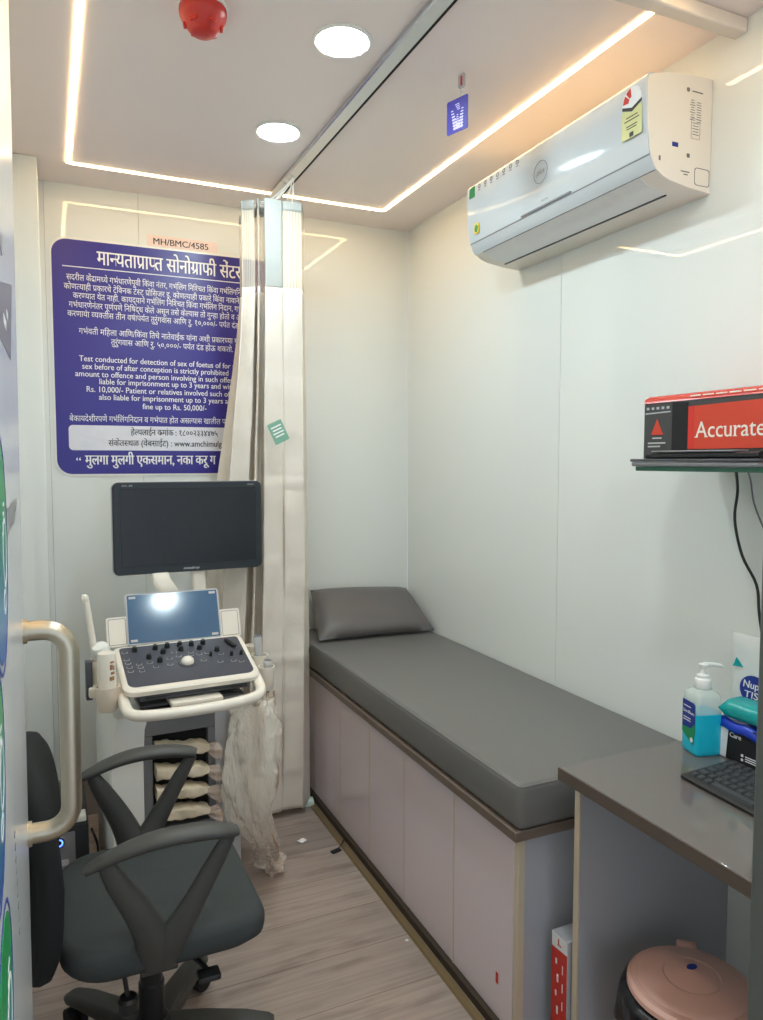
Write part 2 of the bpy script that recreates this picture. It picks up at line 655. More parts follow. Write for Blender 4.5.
def lay_out(s):
    """pen positions of a line; joins Devanagari letters the way they are written"""
    out = []
    pen = 0.0
    i = 0
    while i < len(s):
        c = s[i]
        if not is_cons(c):
            v, f, w = glyph(c)
            out.append((v, f, pen))
            pen += w
            i += 1
            continue
        cons = [c]
        i += 1
        while i + 1 < len(s) and s[i] == VIRAMA and is_cons(s[i + 1]):
            cons.append(s[i + 1])
            i += 2
        tail_virama = i < len(s) and s[i] == VIRAMA
        if tail_virama:
            i += 1
        marks = []
        while i < len(s) and s[i] in MARKS | {IMATRA}:
            marks.append(s[i])
            i += 1
        reph = len(cons) > 1 and cons[0] == RA
        if reph:
            cons = cons[1:]
        if IMATRA in marks:
            v, f, w = glyph(IMATRA)
            out.append((v, f, pen))
            pen += w
            marks.remove(IMATRA)
        rakar = len(cons) > 1 and cons[-1] == RA
        if rakar:
            cons = cons[:-1]
        for k, q in enumerate(cons):
            last = k == len(cons) - 1
            if last:
                v, f, w = glyph(q)
                out.append((v, f, pen))
                if rakar:
                    e = pen + w - 0.16
                    out.append(([(e, .30), (e, .21), (e - .24, .02), (e - .29, .07)], [(0, 1, 2, 3)], 0))
                pen += w
            elif q in STEMMED:
                v, f, w = half_form(q)
                out.append((v, f, pen))
                pen += w
            else:
                v, f, w = glyph(q)
                out.append((v, f, pen))
                v2, f2, w2 = glyph(VIRAMA)
                pen += w
                out.append((v2, f2, pen))
        if tail_virama:
            v, f, w = glyph(VIRAMA)
            out.append((v, f, pen))
        if reph:
            e = pen - 0.13
            out.append(([(e, .62), (e - .05, .62), (e - .11, .74), (e - .06, .84), (e + .06, .84), (e + .06, .79), (e - .03, .79), (e - .05, .74)], [(0, 1, 2, 7), (7, 2, 3, 6), (6, 3, 4, 5)], 0))
        for q in marks:
            v, f, w = glyph(q)
            out.append((v, f, pen))
            pen += w
    return out, pen


def write(B, pl, s, x, y, size, h, width=None, align='LEFT', shear=0.0, bold=0.0):
    """adds a line of lettering to B on the plane pl: size is the letter height unit, width stretches it to fit"""
    items, total = lay_out(s)
    sx = size if width is None else width / total
    x0 = x
    if align == 'CENTER':
        x0 = x - total * sx / 2
    elif align == 'RIGHT':
        x0 = x - total * sx
    for dx in ((0,) if not bold else (0, bold)):
        for v, f, pen in items:
            V = [B.bm.verts.new(pl.p(x0 + (pen + a) * sx + dx + shear * b * size, y + b * size, h + (0.00005 if dx else 0))) for a, b in v]
            for q in f:
                if len(set(q)) > 2:
                    try:
                        B.bm.faces.new([V[i] for i in q])
                    except ValueError:
                        pass
    return total * sx


# ================================================================== the room
XL, XR, YB, YF, ZC = -0.13, 1.585, 3.20, -1.30, 2.528

B = Bm()
B.box(XL - .1, XR + .1, YF, YB + .1, -0.06, 0.0)
struct(B.obj('floor', M['floor']))
B = Bm()
B.box(XL - .1, XR + .1, YF, YB + .1, ZC, ZC + .06)
struct(B.obj('ceiling', M['ceiling']))


def panelled(name, axis, at, thick, cuts, z0=0.0, z1=ZC):
    """glossy laminate panels with thin joints in front of a grey backing"""
    B, G = Bm(), Bm()
    for a, b in zip(cuts[:-1], cuts[1:]):
        if axis == 'x':
            s = 1 if thick > 0 else -1
            B.box(min(at, at + s * .008), max(at, at + s * .008), a + .0012, b - .0012, z0, z1)
        else:
            B.box(a + .0005, b - .0005, at, at + .008, z0, z1)
    if axis == 'x':
        s = 1 if thick > 0 else -1
        lo, hi = sorted((at + s * .008, at + thick))
        G.box(lo, hi, cuts[0], cuts[-1], z0, z1)
    else:
        G.box(cuts[0], cuts[-1], at + .008, at + thick, z0, z1)
    o = struct(B.obj(name, M['wall']))
    g = G.obj('backing', M['groove'], o)
    return o


panelled('wall_right', 'x', XR, .05, [YF, -0.395, 0.825, 2.045, YB])
panelled('wall_back', 'y', YB, .05, [XL, 0.018, 0.367, 0.99, XR])
panelled('wall_left', 'x', XL, -.05, [YF, -0.2, 0.8, 1.9, YB])

B = Bm()
B.box(XL, 0.0, 2.965, YB - .001, 0.0, ZC - .0005, 0.003, 1)
struct(B.obj('trim_1', M['wall']))                                  # boxed-in corner column
B = Bm()
B.box(0.0, 1.01, YB - .022, YB - .0005, 0.0, 0.16, 0.002, 1)
struct(B.obj('baseboard_back', M['skirt']))
B = Bm()
B.prism([(0.972, 1.30, 0), (0.998, 1.30, 0), (0.998, 1.30, .004), (0.994, 1.30, .009), (0.976, 1.30, .009), (0.972, 1.30, .004)], (0, 1.88, 0))
struct(B.obj('trim_2', M['goldtrim']))                              # floor strip along the cabinet
# the metal profile across the ceiling, its end on the right wall
B = Bm()
B.prism([(XL, a, b) for a, b in rrect(.040, .036, .006, 4, 1.360, ZC - .0185)], (XR - XL - .002, 0, 0))
struct(B.obj('trim_3', M['alumat']))
# grey jamb at the right of the opening
B = Bm()
B.prism([(a, b, 0) for a, b in rrect(.055, .045, .007, 4, 0.8125, 0.60)], (0, 0, ZC))
struct(B.obj('trim_4', M['jamb']))

# ------------------------------------------------------------------ LED strips set in the ceiling
LX0, LX1, LY0, LY1, LW = 0.102, 1.356, -0.75, 2.977, 0.015
t = thing('led_strip_light', 'thin warm white LED light line running round the edge of the ceiling', 'led strip', (0.73, 1.1, ZC))
for (x0, x1, y0, y1) in ((LX0 - LW / 2, LX0 + LW / 2, LY0, LY1), (LX1 - LW / 2, LX1 + LW / 2, LY0, 1.30), (LX1 - LW / 2, LX1 + LW / 2, 1.42, LY1),
                         (LX0 + LW / 2, LX1 - LW / 2, LY1 - LW / 2, LY1 + LW / 2), (LX0 + LW / 2, LX1 - LW / 2, LY0, LY0 + LW)):
    B = Bm()
    B.box(x0, x1, y0, y1, ZC - .0028, ZC - .0002)
    B.obj('diffuser', M['strip'], t)


# ------------------------------------------------------------------ round downlights
def downlight(x, y, label):
    t = thing('ceiling_downlight', label, 'ceiling light', (x, y, ZC), 0, 'round ceiling downlights')
    B = Bm()
    B.lathe([(.066, -.0005), (.076, -.0005), (.076, -.004), (.070, -.008), (.066, -.006)], seg=40)
    B.obj('rim', M['white'], t, local=True)
    B = Bm()
    B.lathe([(.0, -.0015), (.0655, -.0015), (.0655, -.006), (.050, -.0085), (0, -.009)], seg=40)
    B.obj('diffuser', M['spot'], t, local=True)
    return t


d0 = downlight(.722, 2.415, 'round white downlight in the ceiling, nearer the back wall and its poster')
for y, lab in ((1.840, 'round white downlight in the ceiling beside the red smoke detector'),
               (0.97, 'unseen round downlight added for light further out over the doorway'),
               (0.10, 'unseen round downlight added for light overhead by the entrance')):  # the last two hang out of view, added to light the room
    c = copy_tree(d0)
    c.location = (.722, y, ZC)
    c['label'] = lab

# ------------------------------------------------------------------ smoke detector
t = thing('smoke_detector', 'red dome smoke detector hanging on the ceiling', 'smoke detector', (.37, 1.85, ZC))
B = Bm()
B.lathe([(.060, -.0003), (.060, -.004), (.057, -.006), (.0, -.006)], seg=40)
B.obj('base_plate', M['white'], t, local=True)
B = Bm()
B.lathe([(.056, -.006), (.0565, -.016), (.054, -.026), (.048, -.036), (.0405, -.047), (.034, -.056), (.026, -.062), (.0, -.064)], seg=40)
B.obj('dome', M['redplastic'], t, local=True)
for k in range(6):
    a = k * PI / 3 + .3
    B = Bm()
    B.box(-.010, .010, -.004, .004, -.050, -.040, .002, 1, Matrix.Rotation(a, 4, 'Z') @ Matrix.Translation((0, -.0425, 0)))
    B.obj('vent_slot', M['red'], t, local=True)

# ------------------------------------------------------------------ air conditioner
AY0, AY1 = 1.440, 2.290
prof = [(1.5845, 2.426), (1.50, 2.424), (1.44, 2.415), (1.385, 2.402), (1.370, 2.396), (1.366, 2.388), (1.3665, 2.34), (1.369, 2.28),
        (1.376, 2.222), (1.381, 2.204), (1.390, 2.185), (1.401, 2.172), (1.420, 2.160), (1.444, 2.152), (1.508, 2.143), (1.5845, 2.138)]
t = thing('air_conditioner', 'white split air conditioner mounted high on the right wall under the ceiling', 'air conditioner', (XR, 1.865, 2.136))
B = Bm()
n = len(prof)
cx, cz = 1.49, 2.28
rings = []
for y, k in ((AY0, .985), (AY0 + .004, 1.0), (AY1 - .004, 1.0), (AY1, .985)):
    rings.append([(min(1.5845, cx + (x - cx) * k), y, cz + (z - cz) * k) for x, z in prof])
B.loft(rings)
casing = B.obj('casing', M['acbody'], t, sharp=30)
# front panel, a thin shell just off the casing
fp = [(1.384, 2.4040), (1.3685, 2.3975), (1.3640, 2.389), (1.3640, 2.34), (1.3668, 2.28), (1.3735, 2.222), (1.3775, 2.2085)]
B = Bm()
B.loft([[(x, y, z) for x, z in fp] + [(x + .004, y, z - .001) for x, z in fp[::-1]] for y in (AY0 + .0008, AY1 - .0008)])
B.obj('front_panel', M['acfront'], t, sharp=50)
B = Bm()
lp = [(1.3785, 2.2045), (1.3885, 2.184), (1.3985, 2.1725)]
B.loft([[(x, y, z) for x, z in lp] + [(x + .003, y, z + .001) for x, z in lp[::-1]] for y in (AY0 + .0008, AY1 - .0008)])
B.obj('lower_lip', M['acfront'], t, sharp=50)
B = Bm()
B.box(1.3775, 1.3800, AY0 + .002, AY1 - .002, 2.2048, 2.2075)
B.obj('panel_gap', M['grey'], t)
B = Bm()                                                                # air flap underneath
lv = [(1.3995, 2.1715), (1.4185, 2.1590), (1.443, 2.1507), (1.490, 2.1430)]
B.loft([[(x, y, z) for x, z in lv] + [(x + .003, y, z + .004) for x, z in lv[::-1]] for y in (AY0 + .055, AY1 - .055)])
B.obj('air_flap', M['acflap'], t, sharp=50)
B = Bm()
B.box(1.4910, 1.4960, AY0 + .06, AY1 - .045, 2.1405, 2.1436)
B.box(1.3978, 1.4000, AY0 + .004, AY1 - .05, 2.1712, 2.1730)
B.obj('flap_slot', M['darkgrey'], t)
acf = Plane((1.3638, AY1, 2.2), (0, -1, 0), (0, 0, 1))                  # print plane on the front, x runs towards the near end
W = AY1 - AY0
B = Bm()
fill(acf, rrect(.24, .0055, .0025, 3, .430, .012), .0, .003, B)
B.transform(Matrix.Translation((.0125, 0, 0)))
B.obj('display_strip', M['grey'], t)
B = Bm()
ring2(acf, ellipse(.033, .033, 32, .423, .108), ellipse(.0318, .0318, 32, .423, .108), .0, .0008, B)
write(B, acf, 'plus', .423, .102, .024, .0006, align='CENTER', shear=.2)
B.obj('round_emblem', M['printgrey'], t)
B = Bm()
for k in range(7):
    x = .080 + k * .037
    ring2(acf, ellipse(.008, .007, 12, x, .180), ellipse(.0045, .0040, 12, x, .180), 0, .0006, B)
    fill(acf, rrect(.014, .0025, .001, 2, x, .168), 0, .0006, B)
B.obj('feature_icons', M['printgrey'], t)
B = Bm()
fill(acf, rrect(.036, .036, .003, 3, .034, .172), 0, .0008, B)
B.obj('green_sticker', M['greenprint'], t)['label'] = 'green square sticker'
B = Bm()
fill(acf, rrect(.030, .036, .010, 4, .058, .046), 0.002, .0008, B)
B.transform(Matrix.Translation((.005, 0, 0)))
g = B.obj('round_sticker', M['yellow'], t)
B = Bm()
fill(acf, ellipse(.010, .013, 20, .058, .046), .0008, .0030, B)
B.transform(Matrix.Translation((.005, 0, 0)))
B.obj('sticker_emblem', M['greenprint'], g)
B = Bm()
write(B, acf, 'inverter', .415, .024, .011, .0006)
B.transform(Matrix.Translation((.009, 0, 0)))
B.obj('maker_lettering', M['printgrey'], t)
# energy label near the right end
LC = .801
lab = Bm()
fill(acf, rrect(.070, .072, .003, 3, LC, .098), 0, .0008, lab)
el = lab.obj('energy_label', M['lime'], t)
B = Bm()
fill(acf, [(LC + .034 * math.cos(a), .146 + .040 * math.sin(a)) for a in [PI * i / 20 for i in range(21)]] + [(LC - .034, .140), (LC, .128), (LC + .034, .140)], .0002, .0011, B)
B.obj('label_dial', M['printwhite'], el)
for a0, a1 in ((1.75, 2.30), (2.42, 3.05)):
    B = Bm()
    arc = [a0 + (a1 - a0) * i / 5 for i in range(6)]
    fill(acf, [(LC + .032 * math.cos(a), .148 + .036 * math.sin(a)) for a in arc] + [(LC + .012 * math.cos(a), .148 + .014 * math.sin(a)) for a in arc[::-1]], .0011, .0014, B)
    B.obj('red_star_field', M['red'], el)
B = Bm()
fill(acf, [(LC - .034, .138), (LC, .125), (LC + .034, .138), (LC + .034, .146), (LC, .134), (LC - .034, .146)], .0011, .0015, B)
for z, w in ((.114, .040), (.106, .052), (.092, .038), (.086, .034)):
    fill(acf, rrect(w, .0025, .001, 2, LC, z), .0008, .0012, B)
fill(acf, rrect(.014, .011, .001, 2, LC, .070), .0008, .0012, B)
B.obj('label_lettering', M['printblack'], el)
# print on the near end cap
ace = Plane((1.37, AY0, 2.136), (1, 0, 0), (0, 0, 1))
B = Bm()
fill(ace, rrect(.020, .011, .001, 2, .090, .107), 0, .0006, B)
B.obj('blue_rating_mark', M['navyprint'], t)
B = Bm()
fill(ace, rrect(.010, .010, .002, 2, .135, .087), 0, .0006, B)
fill(ace, rrect(.010, .010, .003, 2, .130, .248), 0, .0006, B)
fill(ace, rrect(.036, .003, .001, 2, .162, .247), 0, .0006, B)
for k in range(9):
    fill(ace, rrect(.010 + .004 * (k % 3), .0014, .0005, 2, .146, .225 - k * .006), 0, .0006, B)
    fill(ace, rrect(.014 + .003 * (k % 2), .0014, .0005, 2, .168, .222 - k * .006), 0, .0006, B)
for k in range(5):
    fill(ace, rrect(.022 - .003 * (k % 2), .0014, .0005, 2, .158, .170 - k * .007), 0, .0006, B)
ring2(ace, rrect(.030, .050, .002, 2, .158, .156), rrect(.029, .049, .002, 2, .158, .156), 0, .0006, B)
fill(ace, rrect(.030, .0025, .0005, 2, .126, .046), 0, .0006, B)
fill(ace, rrect(.014, .0025, .0005, 2, .128, .039), 0, .0006, B)
fill(ace, rrect(.006, .012, .002, 2, .040, .066), 0, .0006, B)
ring2(ace, rrect(.052, .044, .008, 4, .184, .040), rrect(.049, .041, .008, 4, .184, .040), 0, .0006, B)
B.obj('end_lettering', M['printgrey'], t)

# ------------------------------------------------------------------ card and hook hanging from the ceiling
hx, hy = 1.085, 1.855
t = thing('ceiling_hook', 'small clear adhesive hook with red mark on the ceiling above the violet card', 'hook', (hx, hy, ZC))
cpl = Plane((hx, hy, 2.42), (.307, -.952, 0), (0, 0, 1))
B = Bm()
fill(cpl, rrect(.026, .040, .008, 4, 0, ZC - 2.42 - .0205), -.0015, .0015, B)
B.tube([cpl.p(0, .074, 0), cpl.p(0, .064, .004), cpl.p(0, .058, .006), cpl.p(.004, .054, .004)], .0016, 8, smooth=3)
B.obj('backing', M['lightgrey'], t)
B = Bm()
fill(cpl, rrect(.006, .026, .002, 3, 0, ZC - 2.42 - .0205), .0015, .0025, B)
B.obj('red_mark', M['red'], t)
t = thing('hanging_card', 'violet scent card with white lavender sprigs hanging from the ceiling', 'air freshener', (hx, hy, 2.374))
B = Bm()
fill(cpl, rrect(.078, .092, .005, 4, -.016, .0), -.001, .001, B)
B.obj('card', M['violet'], t)
B = Bm()
for x0, a, s in ((-.020, .30, 1.0), (-.014, .02, .7), (-.004, -.16, .95)):
    for k in range(7):
        u = (k / 6.0) * .050 * s
        r = (.0060 - .0006 * k) * s
        for sgn in (-1, 1):
            cx0 = x0 - math.sin(a) * u + sgn * r * .8
            fill(cpl, ellipse(r, r * .7, 8, cx0 * 1.0, -.034 + u), .001, .0014, B)
for k in range(4):
    fill(cpl, rrect(.016 - .002 * k, .002, .0008, 2, -.016 + .002 * k, .030 - .005 * k), .001, .0014, B)
B.obj('sprig_lettering', M['lavender'], t)
B = Bm()
B.tube([cpl.p(-.010, .045, 0), cpl.p(-.002, .052, .003), cpl.p(0, .056, .0035)], .0008, 6)
B.obj('string', M['lightgrey'], t)

# ------------------------------------------------------------------ curtain rail
t = thing('curtain_rail', 'long aluminium curtain track fixed along the ceiling between downlights and card', 'curtain rail', (.873, 2.2, ZC))
B = Bm()
B.prism([(a, 1.392, b) for a, b in ((.846, ZC - .001), (.846, ZC - .014), (.850, ZC - .018), (.886, ZC - .018), (.890, ZC - .014), (.890, ZC - .001))], (0, 2.965 - 1.392, 0))
B.obj('track', M['alu'], t)
B = Bm()
B.box(.8903, .8960, 1.392, 2.965, ZC - .016, ZC - .001)
B.obj('track_slot', M['blackmat'], t)

# ------------------------------------------------------------------ poster
pw = Plane((0, YB - .0005, 0), (1, 0, 0), (0, 0, 1))
PX0, PX1, PZ0, PZ1 = 0.040, 0.965, 1.398, 2.316
t = thing('wall_poster', 'large blue notice board with white Marathi and English text on the back wall', 'poster', (.5, YB, PZ0))
cxp, czp, wp, hp = (PX0 + PX1) / 2, (PZ0 + PZ1) / 2, PX1 - PX0, PZ1 - PZ0
B = Bm()
fill(pw, rrect(wp + .014, hp + .016, .062, 8, cxp, czp), 0, .003, B)
B.obj('white_board', M['white'], t)
B = Bm()
fill(pw, rrect(wp, hp, .056, 8, cxp, czp), .0025, .0036, B)
B.obj('blue_field', M['blue'], t)
B = Bm()
H = .0041
write(B, pw, '\u092e\u093e\u0928\u094d\u092f\u0924\u093e\u092a\u094d\u0930\u093e\u092a\u094d\u0924 \u0938\u094b\u0928\u094b\u0917\u094d\u0930\u093e\u092b\u0940 \u0938\u0947\u0902\u091f\u0930', .205, 2.229, .082, H, width=.577, bold=.002)
fill(pw, [(.078, 2.210), (.93, 2.210), (.93, 2.2135), (.078, 2.2135)], .0036, .0041, B)
for s, x, z, w in (
    ('\u0938\u0926\u0930\u0940\u0932 \u0915\u0947\u0902\u0926\u094d\u0930\u093e\u092e\u0927\u094d\u092f\u0947 \u0917\u0930\u094d\u092d\u0927\u093e\u0930\u0923\u0947\u092a\u0942\u0930\u094d\u0935\u0940 \u0915\u093f\u0902\u0935\u093e \u0928\u0902\u0924\u0930, \u0917\u0930\u094d\u092d\u0932\u093f\u0902\u0917 \u0928\u093f\u0936\u094d\u091a\u093f\u0924 \u0915\u093f\u0902\u0935\u093e \u0917\u0930\u094d\u092d\u0932\u093f\u0902\u0917\u0928\u093f\u0935\u0921', .092, 2.160, .72),
    ('\u0915\u094b\u0923\u0924\u094d\u092f\u093e\u0939\u0940 \u092a\u094d\u0930\u0915\u093e\u0930\u091a\u0947 \u091f\u0947\u0915\u094d\u0928\u093f\u0915 \u091f\u0947\u0938\u094d\u091f \u092a\u094d\u0930\u094b\u0938\u093f\u091c\u0930 \u0907. \u0915\u094b\u0923\u0924\u094d\u092f\u093e\u0939\u0940 \u092a\u094d\u0930\u0915\u093e\u0930\u0947 \u0915\u093f\u0902\u0935\u093e \u0928\u093e\u0935\u093e\u0928\u0947 \u0915\u0947', .082, 2.124, .72),
    ('\u0915\u0930\u0923\u094d\u092f\u093e\u0924 \u092f\u0947\u0924 \u0928\u093e\u0939\u0940. \u0915\u093e\u092f\u0926\u094d\u092f\u093e\u0928\u0947 \u0917\u0930\u094d\u092d\u0932\u093f\u0902\u0917 \u0928\u093f\u0936\u094d\u091a\u093f\u0924 \u0915\u093f\u0902\u0935\u093e \u0917\u0930\u094d\u092d\u0932\u093f\u0902\u0917 \u0928\u093f\u0926\u093e\u0928, \u0917\u0930\u094d\u092d\u0938', .114, 2.090, .69),
    ('\u0917\u0930\u094d\u092d\u0927\u093e\u0930\u0923\u0947\u0928\u0902\u0924\u0930 \u092a\u0942\u0930\u094d\u0923\u092a\u0923\u0947 \u0928\u093f\u0937\u093f\u0926\u094d\u0927 \u0915\u0947\u0932\u0947 \u0905\u0938\u0942\u0928 \u0924\u0938\u0947 \u0915\u0947\u0932\u094d\u092f\u093e\u0938 \u0924\u094b \u0917\u0941\u0928\u094d\u0939\u093e \u0939\u094b\u0924\u094b \u0935 \u0905\u0938', .098, 2.054, .70),
    ('\u0915\u0930\u0923\u093e\u0930\u094d\u092f\u093e \u0935\u094d\u092f\u0915\u094d\u0924\u0940\u0938 \u0924\u0940\u0928 \u0935\u0930\u094d\u0937\u093e\u092a\u0930\u094d\u092f\u0902\u0924 \u0924\u0941\u0930\u0941\u0902\u0917\u0935\u093e\u0938 \u0906\u0923\u093f \u0930\u0941. \u0967\u0966,\u0966\u0966\u0966/- \u092a\u0930\u094d\u092f\u0902\u0924 \u0926\u0902\u0921 \u0939', .092, 2.019, .70),
    ('\u0917\u0930\u094d\u092d\u0935\u0924\u0940 \u092e\u0939\u093f\u0932\u093e \u0906\u0923\u093f/\u0915\u093f\u0902\u0935\u093e \u0924\u093f\u091a\u0947 \u0928\u093e\u0924\u0947\u0935\u093e\u0908\u0915 \u092f\u093e\u0902\u0928\u093e \u0905\u0936\u0940 \u092a\u094d\u0930\u0915\u093e\u0930\u091a\u094d\u092f\u093e \u0917\u0941\u0928\u094d\u0939', .132, 1.953, .66),
    ('\u0924\u0941\u0930\u0941\u0902\u0917\u0935\u093e\u0938 \u0906\u0923\u093f \u0930\u0941. \u096b\u0966,\u0966\u0966\u0966/- \u092a\u0930\u094d\u092f\u0902\u0924 \u0926\u0902\u0921 \u0939\u094b\u090a \u0936\u0915\u0924\u094b.', .251, 1.917, .495),
    ('\u092c\u0947\u0915\u093e\u092f\u0926\u0947\u0936\u0940\u0930\u092a\u0923\u0947 \u0917\u0930\u094d\u092d\u0932\u093f\u0902\u0917\u0928\u093f\u0926\u093e\u0928 \u0935 \u0917\u0930\u094d\u092d\u092a\u093e\u0924 \u0939\u094b\u0924 \u0905\u0938\u0932\u094d\u092f\u093e\u0938 \u0916\u093e\u0932\u0940\u0932 \u092a', .089, 1.608, .62)):
    write(B, pw, s, x, z, .034, H, width=w)
for s, x, z, w in (
    ('Test conducted for detection of sex of foetus of for s', .130, 1.846, .622),
    ('sex before of after conception is strictly prohibited', .140, 1.816, .585),
    ('amount to offence and person involving in such offen', .114, 1.786, .632),
    ('liable for imprisonment up to 3 years and with', .202, 1.758, .548),
    ('Rs. 10,000/- Patient or relatives involved such of', .153, 1.726, .575),
    ('also liable for imprisonment up to 3 years an', .200, 1.696, .535),
    ('fine up to Rs. 50,000/-', .367, 1.663, .262)):
    write(B, pw, s, x, z, .0325, H, width=w, bold=.0004)
write(B, pw, '\u201c', .108, 1.430, .05, H)
write(B, pw, '\u092e\u0941\u0932\u0917\u093e \u092e\u0941\u0932\u0917\u0940 \u090f\u0915\u0938\u092e\u093e\u0928, \u0928\u0915\u093e \u0915\u0930\u0942 \u0917', .142, 1.436, .058, H, width=.52, bold=.0025)
B.obj('white_lettering', M['printwhite'], t, normals=False)
B = Bm()
fill(pw, rrect(.83, .100, .016, 5, .50, 1.543), .0035, .0041, B)
B.obj('contact_box', M['boxpanel'], t)
B = Bm()
write(B, pw, '\u0939\u0947\u0932\u094d\u092a\u0932\u093e\u0908\u0928 \u0915\u094d\u0930\u092e\u093e\u0902\u0915 : \u0967\u096e\u0966\u0966\u0968\u0969\u0969\u096a\u096a\u096d\u096b', .319, 1.556, .036, .0046, width=.355, bold=.001)
write(B, pw, '\u0938\u0902\u0915\u0947\u0924\u0938\u094d\u0925\u0933 (\u0935\u0947\u092c\u0938\u093e\u0908\u091f) : www.amchimulgi', .232, 1.511, .036, .0046, width=.465, bold=.0008)
B.obj('dark_lettering', M['printblack'], t, normals=False)

t = thing('number_strip', 'pale pink paper strip printed MH/BMC/4585 above the blue notice', 'paper label', (.54, YB, 2.322))
B = Bm()
fill(pw, rrect(.285, .044, .002, 2, .541, 2.349), 0, .0012, B)
B.obj('paper', M['pinkpaper'], t)
B = Bm()
write(B, pw, 'MH/BMC/4585', .421, 2.335, .036, .0017, width=.227, bold=.001)
B.obj('print', M['printblack'], t, normals=False)

# ------------------------------------------------------------------ storage cabinet under the couch
CY0, CY1 = 1.440, 3.198
t = thing('storage_cabinet', 'long low mauve cabinet with flat doors under the grey mattress along the right wall', 'cabinet', (1.3, 2.32, 0))
B = Bm()
B.box(1.034, XR - .001, CY0 + .010, CY1, .012, .540)
B.obj('carcass', M['panelgrey'], t)
edges = [1.458, 1.753, 2.072, 2.353, 2.638, 2.935, 3.196]
for a, b in zip(edges[:-1], edges[1:]):
    B = Bm()
    B.box(1.016, 1.0335, a + .002, b - .002, .026, .538, .0015, 1)
    d = B.obj('door', M['mauve'], t)
    B = Bm()
    B.box(1.0150, 1.0205, b - .0018, b + .0018, .026, .538)
    B.obj('edge_strip', M['edging'], d)
B = Bm()
B.box(1.0165, XR - .001, CY0, CY0 + .0098, .012, .538, .001, 1)
B.obj('end_panel', M['panelgrey'], t)
B = Bm()
B.box(1.0145, 1.0340, CY0 - .0008, CY0 + .0165, .012, .538, .001, 1)
B.obj('corner_edging', M['edging'], t)
B = Bm()
B.box(1.002, 1.034, CY0 + .004, CY1, .0, .024)
B.obj('plinth', M['plinth'], t)
B = Bm()
B.box(.994, XR - .001, CY0 - .016, CY1, .540, .566, .002, 1)
B.obj('top_board', M['board'], t)
# small logo print at the near door's lower corner
cpf = Plane((1.0158, 1.54, .12), (0, -1, 0), (0, 0, 1))
B = Bm()
fill(cpf, rrect(.012, .030, .002, 2, .012, .01), 0, .0006, B)
B.obj('door_mark', M['redgloss'], t)['label'] = 'small red printed mark'


# ------------------------------------------------------------------ mattress
def cushion(x0, x1, y0, y1, z0, z1, r, nx=24, ny=40, nz=6, crown=0.0):
    B = Bm()
    r2 = bmesh.ops.create_cube(B.bm, size=1.0)
    vs = r2['verts']
    bmesh.ops.scale(B.bm, vec=(x1 - x0, y1 - y0, z1 - z0), verts=vs)
    bmesh.ops.translate(B.bm, vec=((x0 + x1) / 2, (y0 + y1) / 2, (z0 + z1) / 2), verts=vs)
    bmesh.ops.bevel(B.bm, geom=B.bm.edges[:], offset=r, segments=5, profile=0.5, affect='EDGES')
    return B


t = thing('couch_mattress', 'long grey leatherette mattress lying on the mauve cabinet along the wall', 'mattress', (1.29, 2.3, .566))
B = cushion(1.000, XR - .003, 1.418, YB - .004, .5665, .681, .018)
B.obj('cushion', M['couch'], t, sharp=60)
B = Bm()
loop = [(1.0055, 1.4235), (XR - .009, 1.4235), (XR - .009, YB - .010), (1.0055, YB - .010)]
pts = []
for (x, y), (a0) in zip(loop, (PI, 1.5 * PI, 0, .5 * PI)):
    sx = 1 if x < 1.2 else -1
    sy = 1 if y < 2 else -1
    for k in range(5):
        a = a0 + k * PI / 8
        pts.append((x + sx * .012 + .012 * math.cos(a), y + sy * .012 + .012 * math.sin(a), .6735))
B.tube(pts, .0035, 8, closed=True)
B.obj('piping', M['couch'], t)

# ------------------------------------------------------------------ pillow
BL, BR, TL, TR = Vector((1.030, 2.912, .690)), Vector((1.566, 2.885, .690)), Vector((1.075, 3.160, .862)), Vector((1.560, 3.165, .838))


def pillow_side(sgn):
    def fn(u, v):
        p = (BL * (1 - u) + BR * u) * (1 - v) + (TL * (1 - u) + TR * u) * v
        nrm = Vector((0, -.55, .83))
        e = (1 - (2 * u - 1) ** 4) * (1 - (2 * v - 1) ** 4)
        bulge = .052 * max(e, 0) ** .55
        pinch = .012 * ((2 * v - 1) ** 2) * (1 - (2 * u - 1) ** 2)
        q = p + nrm * (bulge * sgn * (1 if sgn > 0 else .55) + .012 * math.sin(9 * u + 4 * v) * e * .25)
        q.z += .004
        c = ((BL + BR + TL + TR) / 4)
        q += (c - q) * 0.10 * (1 - (2 * u - 1) ** 2) * (2 * v - 1) ** 4 * .35
        q.z = max(q.z, .6815)
        q.y = min(q.y, YB - .003)
        q.x = min(q.x, XR - .004)
        return q
    return fn


B = Bm()
B.grid(pillow_side(1), 28, 20)
B.grid(pillow_side(-1), 28, 20)
bmesh.ops.remove_doubles(B.bm, verts=B.bm.verts, dist=.0012)
tag(B.obj('pillow', M['pillow'], sharp=80), 'grey satin pillow propped against the back wall at the head of the mattress', 'pillow')

# ------------------------------------------------------------------ desk
t = thing('desk', 'brown glossy desk with grey side panels at the right, past the foot of the couch', 'desk', (1.31, .84, 0))
B = Bm()
B.box(1.050, XR - .001, .33, 1.338, .722, .752, .0015, 1)
top = B.obj('worktop', M['desk'], t)
B = Bm()
B.box(1.0485, 1.0498, .33, 1.338, .7225, .7505)
B.obj('edge_band', M['deskedge'], top)
for y in (1.318, .36):
    B = Bm()
    B.box(1.1025, XR - .001, y, y + .018, 0, .7215)
    s = B.obj('side_panel', M['panelgrey'], t)
    B = Bm()
    B.box(1.0965, 1.1020, y, y + .018, 0, .7215, .0008, 1)
    B.obj('edge_band', M['edging'], s)

